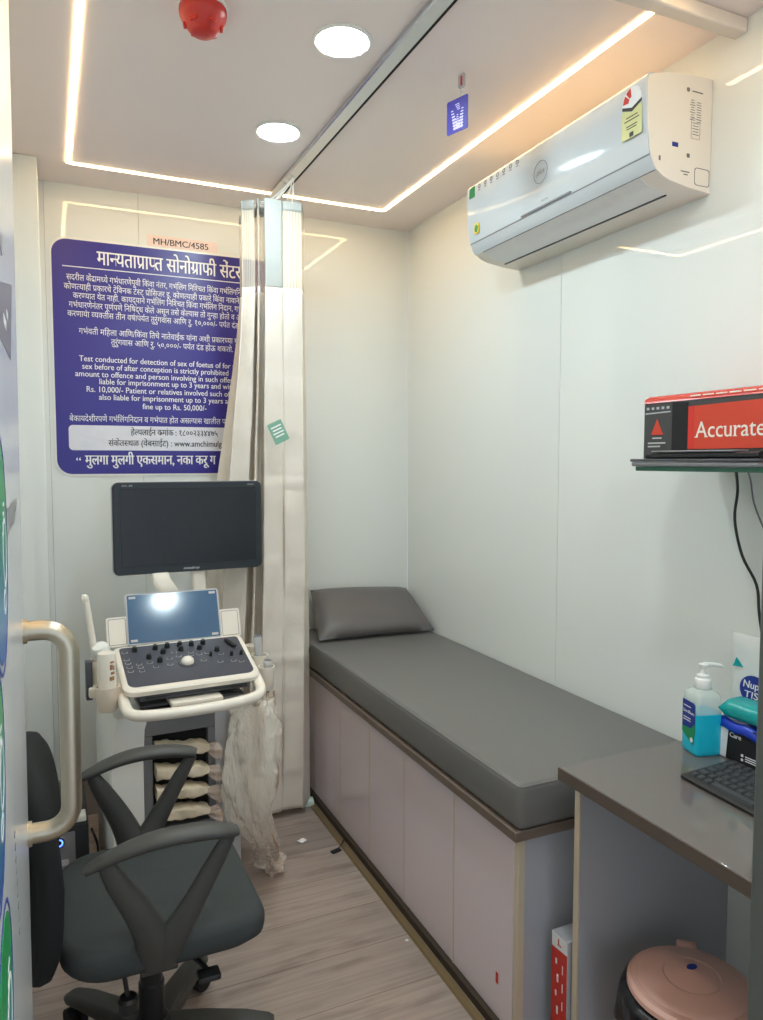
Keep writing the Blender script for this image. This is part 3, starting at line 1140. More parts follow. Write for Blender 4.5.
# ------------------------------------------------------------------ things on the desk
# hand sanitiser bottle
bx, by, bz = 1.418, 1.268, .7522
t = thing('sanitizer_bottle', 'clear pump bottle half full of blue hand sanitizer on the desk', 'bottle', (bx, by, bz), math.radians(-105))


def body_rings(lv, k=1.0):
    out = []
    for w, d, z, r in lv:
        out.append([(a, b, z) for a, b in rrect(w * k, d * k, r, 4)])
    return out


lv = [(.056, .060, .0, .008), (.062, .066, .003, .010), (.064, .068, .010, .010), (.064, .068, .128, .010), (.063, .067, .140, .012), (.057, .061, .148, .016), (.046, .048, .153, .018), (.036, .036, .155, .0165), (.036, .036, .160, .0165)]
B = Bm()
B.loft(body_rings(lv))
B.obj('body', M['bottle'], t, local=True)
B = Bm()
B.loft(body_rings([(.0566, .0606, -.0002, .008), (.0626, .0666, .003, .010), (.0646, .0686, .010, .010), (.0646, .0686, .100, .010)]))
B.obj('liquid', M['liquid'], t, local=True)
B = Bm()
B.prism([(a, -.0344, b) for a, b in ((-.026, .126), (-.026, .046), (.020, .024), (.027, .060), (.026, .122), (.020, .126))], (0, -.0006, 0))
lb = B.obj('label_sticker', M['navyprint'], t, local=True)
bl = Plane((0, -.0352, 0), (1, 0, 0), (0, 0, 1))
B = Bm()
write(B, bl, 'Sterillium', -.023, .096, .011, .0002, width=.046, bold=.0006)
for z in (.084, .078, .112):
    fill(bl, rrect(.030, .002, .0005, 2, -.006, z), 0, .0003, B)
fill(bl, ellipse(.006, .006, 14, .014, .036), 0, .0003, B)
B.obj('label_lettering', M['printwhite'], lb, local=True, normals=False)
B = Bm()
fill(bl, [(-.0255, .047), (-.0255, .060), (.010, .062), (.0265, .078), (.0265, .060), (.0195, .0255)], 0, .0002, B)
B.obj('label_wave', M['greenprint'], lb, local=True)
B = Bm()
B.lathe([(.0185, .157), (.0190, .158), (.0190, .178), (.0175, .180), (.0150, .181), (.0145, .188), (.0095, .190), (.0065, .192), (.0060, .206), (.0, .208)], seg=24)
pm = B.obj('pump_collar', M['white'], t, local=True)
for k in range(1):
    B = Bm()
    B.lathe([(.0085, .205), (.011, .209), (.011, .214), (.0, .217)], seg=20)
    B.tube([(0, 0, .213), (.003, .018, .2135), (.006, .038, .211), (.007, .046, .207)], [.006, .005, .0038, .003], 10, smooth=3)
    B.obj('pump_nozzle', M['white'], t, local=True)

# keyboard
t = thing('keyboard', 'black computer keyboard lying on the brown desk in front of the bottle', 'keyboard', (1.254, 1.174, .7522), math.radians(-3))
kw, kl = .150, .44
B = Bm()
rk = [(0, .004), (.004, .0), (kw - .004, .0), (kw, .004), (kw, .018), (kw - .003, .021), (.003, .010), (0, .008)]
B.prism([(a, 0, b) for a, b in rk], (0, -kl, 0))
B.obj('case', M['black'], t, local=True)
B = Bm()
for r in range(6):
    x0 = .012 + r * .0225
    y = -.010
    k = 0
    rng = random.Random(r)
    while y > -kl + .02:
        w = .0165
        if r == 0 and 3 <= k < 4:
            w = .11
        elif k in (0, 12) and r in (1, 2, 3):
            w = .024
        z = .0104 + (x0 / kw) * .0105
        if y - w > -kl + .006:
            lo = [(x0, y, z), (x0 + .0185, y, z + .0012), (x0 + .0185, y - w, z + .0012), (x0, y - w, z)]
            hi = [(x0 + .0025, y - .0025, z + .0055), (x0 + .0160, y - .0025, z + .0063), (x0 + .0160, y - w + .0025, z + .0063), (x0 + .0025, y - w + .0025, z + .0055)]
            B.loft([lo, hi])
        y -= w + .0028
        k += 1
B.obj('keycaps', M['keycap'], t, local=True, sharp=20)

# carton with blue lid, wipes pack, tissue pack
t = thing('glove_carton', 'black and white carton with crumpled blue film on top, behind the keyboard', 'carton', (1.50, 1.12, .7522))
B = Bm()
B.box(1.440, 1.520, 1.000, 1.243, .7522, .838, .002, 1)
B.obj('carton_body', M['blackmat'], t)
gp = Plane((1.4398, 1.243, .7522), (0, -1, 0), (0, 0, 1))
B = Bm()
fill(gp, [(.001, .002), (.027, .002), (.034, .085), (.001, .085)], 0, .0006, B)
B.obj('white_side', M['printwhite'], t)
B = Bm()
write(B, gp, 'Care', .036, .056, .016, .0006, bold=.0006)
for k in range(3):
    fill(gp, rrect(.05, .0022, .0006, 2, .105, .022 - k * .005), 0, .0005, B)
fill(gp, rrect(.006, .006, .001, 2, .072, .022), 0, .0005, B)
fill(gp, rrect(.006, .006, .001, 2, .072, .012), 0, .0005, B)
B.obj('carton_lettering', M['printwhite'], t, normals=False)
rng = random.Random(5)
B = Bm()


def film(u, v):
    x = 1.436 + .090 * u
    y = 1.248 - .250 * v
    z = .842 + .005 * math.sin(7 * u + 9 * v) * math.sin(5 * v + 1) + .003 * math.sin(23 * v + 4 * u)
    e = max(0, abs(2 * u - 1) - .86) / .14
    e2 = max(0, abs(2 * v - 1) - .90) / .10
    return (x, y, max(z, .8388) - .022 * max(e, e2))


B.grid(film, 20, 30)
B.obj('blue_film_top', M['bluefilm'], t, solid=.0015, sharp=70)

t = thing('wipes_pack', 'teal soft pack of wipes lying on the blue topped carton', 'wipes', (1.49, 1.10, .84))


def soft_pack(cx, cy, cz, w, l, h, rot=0.0, flat_end=.18, axis='Y'):
    """pillow-shaped film pack with pinched ends"""
    B = Bm()
    rings = []
    for i in range(17):
        s = -1 + 2 * i / 16
        e = max(0.05, 1 - abs(s) ** 6)
        k = min(1.0, (1 - abs(s)) / flat_end)
        hh = h * (.06 + .94 * math.sin(k * PI / 2))
        ww = w * (1.0 + .05 * (1 - k))
        rings.append([(a, s * l / 2, b) for a, b in [(.5 * ww * math.copysign(abs(math.cos(q)) ** .55, math.cos(q)), .5 * hh * math.copysign(abs(math.sin(q)) ** .7, math.sin(q))) for q in [2 * PI * j / 24 for j in range(24)]]])
    B.loft(rings)
    return B


B = soft_pack(0, 0, 0, .078, .235, .044, flat_end=.10)
B.transform(Matrix.Translation((1.476, 1.118, .8705)) @ Matrix.Rotation(.06, 4, 'Z'))
wp_ = B.obj('pack_body', M['teal'], t)
wpl = Plane((1.4400, 1.200, .871), (0, -1, 0), (0, 0, 1))
B = Bm()
for k, (cx0, cz0, r) in enumerate(((.018, .004, .008), (.032, .0, .006), (.044, .006, .007), (.058, .0, .006), (.070, .003, .005))):
    ring2(wpl, ellipse(r, r * .7, 14, cx0, cz0), ellipse(r * .62, r * .38, 14, cx0, cz0), 0.0006, .0012, B)
B.obj('pack_lettering', M['printwhite'], t)

t = thing('tissue_pack', 'white soft pack of tissues standing by the wall behind the teal wipes', 'tissues', (1.552, 1.20, .7522))
B = soft_pack(0, 0, 0, .185, .275, .030, flat_end=.16)
B.transform(Matrix.Translation((1.541, 1.195, .8905)) @ Matrix.Rotation(-PI / 2, 4, 'Z') @ Matrix.Rotation(PI / 2, 4, 'X'))
B.obj('pack_body', M['tissue'], t)
tpl = Plane((1.5253, 1.285, .7522), (0, -1, 0), (0, 0, 1))
B = Bm()
fill(tpl, [(.010, .196), (.040, .200), (.020, .220)], 0, .0012, B)
B.obj('teal_lettering', M['teal'], t)
B = Bm()
fill(tpl, ellipse(.040, .036, 24, .072, .150), 0, .0012, B)
ov = B.obj('blue_oval', M['navyprint'], t)
B = Bm()
write(B, tpl, 'Nupp', .040, .154, .026, .0016, width=.058, shear=.12, bold=.0008)
write(B, tpl, 'TISS', .044, .130, .024, .0016, width=.054, shear=.12, bold=.0008)
B.obj('oval_lettering', M['printwhite'], t, normals=False)

# ------------------------------------------------------------------ glass shelf and what stands on it
SZ0, SZ1 = 1.4265, 1.4370
t = thing('glass_shelf', 'glass wall shelf with green edges carrying the red carton, above the desk', 'shelf', (1.45, 1.0, SZ0))
B = Bm()
B.box(1.3015, XR - .0005, .615, 1.3785, SZ0, SZ1)
B.obj('glass_plate', M['glass'], t)
B = Bm()
B.box(1.2995, 1.3013, .613, 1.3805, SZ0, SZ1)
B.box(1.3014, XR - .0005, 1.3787, 1.3805, SZ0, SZ1)
B.obj('glass_edge', M['glassedge'], t)['label'] = 'dark green glass edge'
for y in (1.20, .78):
    B = Bm()
    B.box(XR - .050, XR - .0005, y - .012, y + .012, SZ0 - .014, SZ0 - .0003, .003, 2)
    B.cyl((XR - .030, y, SZ0 - .013), (XR - .030, y, SZ0 - .020), .005)
    B.obj('bracket', M['alu'], t)

t = thing('laptop', 'flat grey closed laptop lying on the glass shelf under the red carton', 'laptop', (1.42, 1.2, SZ1 + .0003))
B = Bm()
B.box(1.292, 1.53, 1.035, 1.388, SZ1 + .0003, SZ1 + .0105, .003, 2)
B.obj('base', M['grey'], t)
B = Bm()
B.box(1.290, 1.53, 1.033, 1.392, SZ1 + .0112, SZ1 + .0180, .003, 2)
B.obj('lid', M['darkgrey'], t)
LZ = SZ1 + .0183
t = thing('set_top_box', 'small flat black device in front of the red carton on the grey laptop', 'device', (1.33, 1.2, LZ))
B = Bm()
B.loft([[(x, y, z) for x, z in ((1.296, LZ + .004), (1.302, LZ), (1.345, LZ), (1.345, LZ + .014), (1.302, LZ + .014), (1.296, LZ + .011))] for y in (1.345, 1.338, 1.09, 1.04)])
B.obj('body', M['black'], t)
B = Bm()
B.box(1.2965, 1.344, 1.10, 1.330, LZ + .0142, LZ + .0185, .0015, 1)
B.obj('top_plate', M['grey'], t)
t = thing('printed_carton', 'long red and charcoal carton with a red lettered window on the glass shelf', 'carton', (1.45, 1.1, LZ))
CX, CYa, CZ0, CZ1 = 1.352, 1.412, LZ, 1.608
B = Bm()
B.box(CX, 1.54, .80, CYa, CZ0, CZ1 - .018, .002, 1)
B.obj('carton_body', M['carton'], t)
B = Bm()
B.loft([[(x, y, z) for x, z in ((CX - .001, CZ1 - .018), (1.541, CZ1 - .018), (1.541, CZ1), (CX + .016, CZ1), (CX + .003, CZ1 - .008))] for y in (.80, CYa - .004, CYa)])
B.obj('red_top', M['redgloss'], t)
ap = Plane((CX - .0001, CYa, CZ0), (0, -1, 0), (0, 0, 1))
B = Bm()
fill(ap, [(.092, .012), (.140, .012), (.140, CZ1 - CZ0 - .022), (.092, CZ1 - CZ0 - .020)], .0, .0010, B)
B.obj('black_stripe', M['blackmat'], t)
B = Bm()
fill(ap, [(.141, .022), (.600, .022), (.600, .128), (.141, .120)], .0, .0014, B)
wnd = B.obj('red_window', M['orange'], t)
B = Bm()
fill(ap, [(.141, .022), (.158, .022), (.158, .1203), (.141, .120)], .0014, .0018, B)
B.obj('dark_red_margin', M['red'], wnd)
SERIF = {}
B = Bm()
write(B, ap, 'Accurate', .163, .048, .052, .0020, width=.182, bold=.0006)
_items, _tot = lay_out('Accurate')
_k = .182 / _tot


def serif(xa, xb, ya, yb):
    fill(ap, [(.163 + xa * _k, .048 + ya * .052), (.163 + xb * _k, .048 + ya * .052), (.163 + xb * _k, .048 + yb * .052), (.163 + xa * _k, .048 + yb * .052)], .0015, .0021, B)


for ch, (v, f, pen) in zip('Accurate', _items):
    if ch not in 'Aru':
        continue
    yt = max(b for a, b in v)
    low = sorted(a for a, b in v if b < .03)
    feet = []
    for a in low:
        if feet and a - feet[-1][1] < .12:
            feet[-1][1] = a
        else:
            feet.append([a, a])
    for a, b in (feet if ch in 'Ar' else []):
        serif(pen + a - .05, pen + b + .05, 0, .04)
    if ch in 'ru':
        left = min(a for a, b in v)
        serif(pen + left - .06, pen + left + .04, yt - .05, yt - .01)
B.obj('lettering', M['cream'], t, normals=False)
B = Bm()
fill(ap, [(.026, .058), (.064, .058), (.045, .096)], .0, .0010, B)
B.obj('orange_triangle', M['orange'], t)
B = Bm()
fill(ap, [(.006, .1085), (.086, .1105), (.086, .1135), (.006, .1115)], .0, .0008, B)
for k in range(5):
    fill(ap, rrect(.008, .006, .001, 2, .014 + k * .016, .122), .0, .0008, B)
for z, w in ((.038, .056), (.030, .040), (.012, .044)):
    fill(ap, rrect(w, .0035, .001, 2, .016 + w / 2, z), .0, .0008, B)
fill(ap, rrect(.030, .003, .001, 2, .045, .050), .0, .0008, B)
B.obj('small_lettering', M['lightgrey'], t)
B = Bm()
for k in range(12):
    fill(ap, rrect(.030, .003, .001, 2, .16 + k * .036, CZ1 - CZ0 - .009), .0012, .0022, B)
B.obj('top_lettering', M['cream'], t)

# cables hanging below the shelf
B = Bm()
B.tube([(1.50, 1.262, SZ0 - .003), (1.552, 1.30, 1.375), (1.556, 1.309, 1.304), (1.560, 1.288, 1.218), (1.562, 1.246, 1.150), (1.565, 1.238, 1.08), (1.570, 1.225, 1.00), (1.575, 1.20, .90), (1.578, 1.18, .80)], .0035, 10, smooth=5)
tag(B.obj('power_cable', M['black']), 'thick black cable hanging down the wall below the glass shelf', 'cable', 'cables below the shelf')
B = Bm()
B.tube([(1.52, 1.245, SZ0 - .003), (1.570, 1.278, 1.40), (1.572, 1.267, 1.343), (1.573, 1.231, 1.273), (1.574, 1.18, 1.20), (1.575, 1.14, 1.08), (1.577, 1.12, .95), (1.578, 1.11, .80)], .0022, 8, smooth=5)
tag(B.obj('power_cable', M['grey']), 'thin grey cable hanging down the wall beside the thick black one', 'cable', 'cables below the shelf')

# ------------------------------------------------------------------ dustbin and red carton on the floor
bx, by = 1.232, 1.108
t = thing('dustbin', 'round pink plastic dustbin with lid and black liner under the desk', 'bin', (bx, by, 0))
B = Bm()
B.lathe([(.096, .001), (.100, .004), (.112, .18), (.122, .300), (.127, .304), (.127, .312), (.122, .312), (.118, .300), (.0, .295)], (bx, by, 0), 48)
B.obj('bucket', M['pinkbin'], t)
B = Bm()


def liner(u, v):
    a = 2 * PI * u
    rr = .147 + .008 * math.sin(11 * a) * (v) + .004 * math.sin(23 * a + 1) * v
    z = .3140 - .085 * v - .012 * math.sin(5 * a) * v
    if v < .15:
        rr = .125 + (rr - .125) * v / .15
    return (bx + rr * math.cos(a), by + rr * math.sin(a), z)


B.grid(liner, 90, 8)
B.obj('bin_liner', M['bag'], t, solid=.0012, sharp=70)
B = Bm()
B.lathe([(.130, .3135), (.133, .317), (.132, .326), (.124, .332), (.112, .334), (.108, .338), (.100, .341), (.080, .346), (.060, .350), (.056, .349), (.048, .351), (.030, .356), (.0, .358)], (bx, by, 0), 56)
lid = B.obj('lid', M['pinkbin'], t, sharp=25)
B = Bm()
B.lathe([(.0, .3570), (.011, .3572), (.0105, .3585), (.0, .3588)], (bx + .012, by + .012, 0), 20, sx=1.2, sy=.75)
B.obj('round_badge', M['navyprint'], lid)
B = Bm()
a = math.radians(48)
B.box(-.022, .022, -.012, .014, .30, .335, .006, 2, Matrix.Translation((bx + .136 * math.cos(a), by + .136 * math.sin(a), 0)) @ Matrix.Rotation(a - PI / 2, 4, 'Z'))
B.obj('hinge', M['pinkbin'], t)
B = Bm()
B.tube([(bx - .131, by + .03, .26), (bx - .138, by + .045, .19), (bx - .137, by + .02, .10), (bx - .124, by - .01, .055)], .002, 8, smooth=4)
B.obj('handle_wire', M['blackmat'], t)

t = thing('upright_carton', 'narrow red and white carton standing between the cabinet end and the desk', 'carton', (1.10, 1.37, 0))
B = Bm()
B.box(1.087, 1.160, 1.342, 1.399, .001, .318, .0015, 1)
B.obj('carton_body', M['panelgrey'], t)
rp = Plane((1.0869, 1.399, 0), (0, -1, 0), (0, 0, 1))
B = Bm()
fill(rp, [(.0005, .0015), (.0575, .0015), (.0575, .284), (.0005, .280)], 0, .0005, B)
B.obj('red_side', M['red'], t)['label'] = 'red printed side'
B = Bm()
fill(rp, [(.0005, .2805), (.0575, .2845), (.0575, .317), (.0005, .317)], 0, .0005, B)
B.obj('white_band', M['printwhite'], t)
B = Bm()
for k in range(4):
    fill(rp, rrect(.006, .014 + .006 * (k % 2), .001, 2, .018 + .006 * (k % 2), .250 - k * .040), .0005, .0009, B)
    fill(rp, rrect(.003, .022, .001, 2, .042, .240 - k * .045), .0005, .0009, B)
B.obj('white_lettering', M['printwhite'], t)
B = Bm()
fill(rp, rrect(.004, .014, .001, 2, .026, .302), .0005, .0009, B)
fill(rp, rrect(.014, .003, .001, 2, .030, .294), .0005, .0009, B)
B.obj('red_lettering', M['redgloss'], t)

# ------------------------------------------------------------------ bedside curtain
TOP = [(0.942, 2.82), (0.905, 2.735), (0.894, 2.725), (0.836, 2.728), (0.831, 2.738), (0.82, 2.728), (0.77, 2.728), (0.762, 2.74), (0.788, 2.82), (0.771, 2.83), (0.747, 2.755), (0.738, 2.75), (0.758, 2.84), (0.749, 2.85), (0.733, 2.772), (0.723, 2.765), (0.695, 2.79), (0.69, 2.8), (0.726, 2.93), (0.721, 2.96)]
MID = [(0.968, 2.87), (0.926, 2.785), (0.915, 2.775), (0.85, 2.778), (0.841, 2.788), (0.826, 2.778), (0.77, 2.78), (0.758, 2.792), (0.786, 2.88), (0.76, 2.89), (0.736, 2.815), (0.723, 2.81), (0.74, 2.91), (0.722, 2.92), (0.705, 2.835), (0.692, 2.828), (0.635, 2.87), (0.626, 2.885), (0.637, 2.99), (0.592, 3.03)]
BOT = [(0.984, 2.91), (0.925, 2.825), (0.913, 2.815), (0.847, 2.822), (0.838, 2.832), (0.822, 2.822), (0.761, 2.826), (0.748, 2.838), (0.773, 2.93), (0.741, 2.94), (0.714, 2.865), (0.697, 2.86), (0.706, 2.95), (0.683, 2.96), (0.666, 2.885), (0.649, 2.88), (0.581, 2.92), (0.568, 2.935), (0.57, 3.03), (0.511, 3.07)]


def smooth_path(pts, n):
    P = [Vector((a, b, 0)) for a, b in pts]
    k = 10
    q, _ = catmull(P, [1] * len(P), k)
    L = [0]
    for a, b in zip(q[:-1], q[1:]):
        L.append(L[-1] + (b - a).length)
    out = []
    # equal share of the cloth to every fold so that folds line up from hem to heading
    m = len(q) - 1
    for i in range(n + 1):
        f = i / n * m
        a = int(min(f, m - 1))
        out.append(q[a].lerp(q[a + 1], f - a))
    return out


NS = 228
PT, PM, PB = smooth_path(TOP, NS), smooth_path(MID, NS), smooth_path(BOT, NS)
ZT, ZN, ZM, ZBt = 2.418, 2.100, 1.02, .022
crng = random.Random(3)


def cloth_point(i, z):
    if z > ZN:
        p = PT[i].copy()
    elif z > ZM:
        f = (ZN - z) / (ZN - ZM)
        f = f * f * (3 - 2 * f) * .45 + f * .55
        p = PT[i].lerp(PM[i], f)
    else:
        p = PM[i].lerp(PB[i], (ZM - z) / (ZM - ZBt))
    s = i / NS
    if z < ZN:
        w = min(1, (ZN - z) / .3)
        n = .004 * math.sin(5.2 * z * PI + 3 * s) * math.sin(31 * s + 2 * z) + .005 * math.sin(2.3 * PI * z + 40 * s)
        # pressed fold lines across the cloth
        for zf in (1.36, 1.065, .665, .444, .20):
            n += .0085 * math.exp(-((z - zf - .006 * math.sin(14 * s)) / .009) ** 2)
        n += .003 * math.sin(17 * z + 11 * s) * math.sin(26 * z - 19 * s)
        p = p + Vector((-.45, -.9, 0)) * n * w
    return Vector((p.x, p.y, z))


t = thing('privacy_curtain', 'cream privacy curtain with a netting top bunched at the end of the ceiling track', 'curtain', (.80, 2.85, .045))
B = Bm()
NV = 110
B.grid(lambda u, v: cloth_point(int(round(u * NS)), ZBt + (ZN - ZBt) * v + (.012 * math.sin(u * 9) * (1 - v) ** 6)), NS, NV)
B.obj('cloth', M['curtain'], t, solid=.0012, sharp=80)
B = Bm()
B.grid(lambda u, v: cloth_point(int(round(u * NS)), ZN + .0005 + (ZT - .035 - ZN) * v), NS, 12, uv=True)
B.obj('netting', M['net'], t, sharp=80)['label'] = 'see-through netting'
B = Bm()
B.grid(lambda u, v: cloth_point(int(round(u * NS)), ZT - .035 + .035 * v), NS, 3)
B.obj('heading_band', M['band'], t, solid=.0015, sharp=80)
i0, i1 = int(4.1 / 19 * NS), int(7.0 / 19 * NS)
B = Bm()
off = Vector((-.001, -.003, 0))
B.grid(lambda u, v: cloth_point(int(round(i0 + u * (i1 - i0))), ZN + (ZT - ZN) * v) + off, i1 - i0, 6)
B.obj('white_strip', M['band'], t, sharp=80)
for k, i in enumerate(range(8, NS, 22)):
    p = cloth_point(i, ZT)
    B = Bm()
    B.tube([(p.x, p.y, ZT - .004), (p.x * .5 + .435, p.y, ZT + .010), (.872, min(p.y, 2.962), ZC - .0188)], .0018, 6, smooth=3)
    B.obj('hook', M['white'], t)
B = Bm()
tp = Plane((.787, 2.668, 1.557), (.90, .10, .42), (-.42, .0, .90))
fill(tp, rrect(.060, .080, .004, 3), 0, .0012, B)
tg = B.obj('care_tag', M['sachet'], t)
tg['label'] = 'small green and white tag pinned on the cloth'
B = Bm()
for k in range(4):
    fill(tp, rrect(.044 - .006 * (k % 2), .005, .001, 2, 0, .022 - k * .012), .0012, .0016, B)
B.obj('tag_lettering', M['printwhite'], tg)

# ------------------------------------------------------------------ ultrasound machine (local frame: X right, Y away, Z up)
U = thing('ultrasound_machine', 'cream and grey ultrasound machine on wheels with monitor, touch screen and console', 'ultrasound machine', (.40, 2.40, 0), math.radians(2.5))


def up(B, name, m, parent=None, **k):
    return B.obj(name, m, parent or U, local=True, **k)


# --- monitor on its arm
mx0, mx1, mz0, mz1, my = -.181, .354, 1.049, 1.375, .32
B = Bm()
mo = [(a, b) for a, b in rrect(mx1 - mx0, mz1 - mz0, .022, 6, (mx0 + mx1) / 2, (mz0 + mz1) / 2)]
mc = ((mx0 + mx1) / 2, (mz0 + mz1) / 2)


def scaled(o, k, y):
    return [(mc[0] + (a - mc[0]) * k, y, mc[1] + (b - mc[1]) * k) for a, b in o]


B.loft([scaled(mo, .985, my), scaled(mo, 1.0, my + .004), scaled(mo, 1.0, my + .024), scaled(mo, .94, my + .042), scaled(mo, .55, my + .056)])
mon = up(B, 'monitor', M['bezel'])
B = Bm()
B.loft([scaled(mo, 1.008, my + .012), scaled(mo, 1.010, my + .014), scaled(mo, 1.010, my + .022), scaled(mo, .99, my + .026)])
up(B, 'monitor_rim', M['lightgrey'], mon)
mp = Plane((mc[0], my, mc[1]), (1, 0, 0), (0, 0, 1))
B = Bm()
fill(mp, rrect(.482, .270, .003, 3, 0, .004), .0, .0010, B)
up(B, 'screen', M['screen'], mon)
B = Bm()
ring2(mp, rrect(.488, .276, .004, 3, 0, .004), rrect(.482, .270, .003, 3, 0, .004), .0, .0016, B)
up(B, 'screen_border', M['black'], mon)
B = Bm()
write(B, mp, 'mindray', 0, -.1535, .013, .0012, width=.058, align='CENTER', bold=.0006)
write(B, mp, 'DC-30', -.236, .1485, .009, .0012, width=.036)
write(B, mp, 'FHD', .212, .1485, .008, .0012, width=.024)
up(B, 'maker_lettering', M['lightgrey'], mon, normals=False)
B = Bm()
B.loft([[(x + dx, y, z + dz) for dx, dz in rrect(.060, .030, .010, 3)] for x, y, z in ((.02, .30, .955), (-.02, .31, 1.02), (-.03, .345, 1.075), (.05, .372, 1.16))])
up(B, 'monitor_arm', M['cream'])
B = Bm()
B.loft([[(x + a, y + b, z) for a, b in rrect(.052, .042, .012, 3)] for x, y, z in ((.115, .345, .80), (.118, .348, .99), (.110, .372, 1.17))])
up(B, 'arm_support', M['cream'])

# --- touch screen and side wings
def tilted(x0, x1, ya, za, yb, zb, r):
    """plate frame: lower edge at (ya, za), upper at (yb, zb)"""
    v = Vector((0, yb - ya, zb - za))
    return Plane(((x0 + x1) / 2, (ya + yb) / 2, (za + zb) / 2), (1, 0, 0), v), x1 - x0, v.length


ts, w, h = tilted(-.162, .150, .150, .838, .2125, 1.000, 0)
ts = Plane(ts.o, (math.cos(.050), -math.sin(.050), 0), ts.y)
ts.y = ts.n.cross(ts.x).normalized()
B = Bm()
fill(ts, rrect(w, h, .008, 4), -.020, .0, B)
tsc = up(B, 'touch_screen', M['lightgrey'])
B = Bm()
fill(ts, rrect(w - .010, h - .010, .003, 3), .0, .0012, B)
up(B, 'glass', M['touch'], tsc)
B = Bm()
for sx in (-1, 1):
    for sy in (-1, 1):
        fill(ts, rrect(.022, .008, .001, 2, sx * (w / 2 - .022), sy * (h / 2 - .014)), .0012, .0016, B)
up(B, 'corner_film', M['lightgrey'], tsc)
for x0, x1, dz in ((-.226, -.158, .0), (.152, .224, -.006)):
    pl, w, h = tilted(x0, x1, .165, .836 + dz, .195, .930 + dz, 0)
    B = Bm()
    fill(pl, rrect(w, h, .008, 4), -.018, .0, B)
    sp = up(B, 'speaker_wing', M['cream'])
    B = Bm()
    ring2(pl, rrect(w - .012, h - .012, .005, 3), rrect(w - .015, h - .015, .004, 3), .0, .0008, B)
    up(B, 'wing_outline', M['grey'], sp)

# --- control panel
vdir = Vector((0, .23, .076))
cp = Plane((0, -.10, .764), (1, 0, 0), vdir)
pc = .121
B = Bm()
o = rrect(.424, .262, (.036, .036, .020, .020), 6, 0, pc)
o2 = rrect(.412, .250, (.032, .032, .018, .018), 6, 0, pc)
B.loft([cp.pts(o2, -.024), cp.pts(o, -.019), cp.pts(o, -.005), cp.pts(o2, 0.0)])
pan = up(B, 'control_panel', M['cream'])
B = Bm()
fill(cp, rrect(.392, .226, (.024, .024, .012, .012), 6, 0, pc + .004), -.001, .0012, B)
face = up(B, 'panel_face', M['console'], pan)
knobs = [(-.15, .213), (-.085, .213), (-.046, .216), (-.005, .216), (.033, .212), (.072, .213), (-.065, .184), (-.006, .189), (.054, .184), (-.113, .163), (-.083, .137), (.107, .161), (.080, .135), (.147, .123), (.180, .123)]
kz = Matrix(((cp.x.x, cp.y.x, cp.n.x, 0), (cp.x.y, cp.y.y, cp.n.y, 0), (cp.x.z, cp.y.z, cp.n.z, 0), (0, 0, 0, 1)))
for k, (a, b) in enumerate(knobs):
    B = Bm()
    r = .0095 if k < 12 else .006
    B.lathe([(r, .0), (r, .002), (r * .88, .004), (r * .80, .013), (r * .68, .015), (0, .0152)], seg=20, mtx=Matrix.Translation(cp.p(a, b, .0012)) @ kz)
    up(B, 'knob', M['black'], pan)
B = Bm()
B.lathe([(.030, .0), (.030, .002), (.024, .003), (.020, .002), (.0, .002)], seg=28, mtx=Matrix.Translation(cp.p(0, .113, .0012)) @ kz)
up(B, 'trackball_ring', M['darkgrey'], pan)
B = Bm()
B.lathe([(.0205, .0), (.020, .006), (.016, .012), (.009, .0155), (0, .0165)], seg=24, mtx=Matrix.Translation(cp.p(0, .113, .003)) @ kz)
up(B, 'trackball', M['cream'], pan)
B = Bm()
B.tube([cp.p(.150, .212, .008), cp.p(.158, .19, .010), cp.p(.170, .165, .008)], [.006, .008, .006], 10, smooth=3)
up(B, 'slanted_bar', M['black'], pan)  # dark slanted piece on the console, gives no light
btn = [(-.181, .209), (-.181, .166), (-.179, .145), (-.178, .121), (-.178, .098), (-.148, .132), (-.146, .114), (-.145, .093), (-.115, .134), (-.100, .107), (-.055, .111), (-.051, .144), (-.030, .177), (.022, .168), (.052, .111), (.102, .092), (.146, .089), (.170, .080), (.046, .151), (.074, .154), (.116, .137), (-.02, .152), (.02, .152)]
for a, b in btn:
    B = Bm()
    fill(cp, rrect(.015, .009, .0042, 4, a, b), .0012, .0036, B)
    bt = up(B, 'button', M['darkgrey'], pan)
    B = Bm()
    ring2(cp, rrect(.018, .0115, .0055, 4, a, b), rrect(.0152, .0092, .0044, 4, a, b), .0012, .0028, B)
    up(B, 'button_outline', M['lightgrey'], bt)
# --- lower shelf with drawer, and the front handle
B = Bm()
B.box(-.165, .170, -.092, .10, .722, .742, .004, 2)
dr = up(B, 'keyboard_drawer', M['darkgrey'])
B = Bm()
B.box(-.150, .155, -.0935, -.0915, .730, .7325)
up(B, 'drawer_slot', M['black'], dr)
B = Bm()
B.box(-.078, .080, -.130, -.03, .700, .716, .003, 2)
up(B, 'front_plate', M['cream'])
B = Bm()
B.box(-.160, .165, -.06, .10, .690, .700, .002, 1)
up(B, 'lower_deck', M['darkgrey'])
B = Bm()
hp = [(-.196, .08, .765), (-.204, -.02, .748), (-.210, -.10, .722), (-.202, -.142, .708), (-.17, -.160, .701), (-.08, -.166, .698), (.0, -.168, .698), (.09, -.166, .700), (.165, -.160, .707), (.196, -.142, .716), (.204, -.10, .734), (.202, -.02, .758), (.196, .08, .775)]
B.tube(hp, .0175, 12, smooth=4, flat=.95)
up(B, 'front_handle', M['cream'])
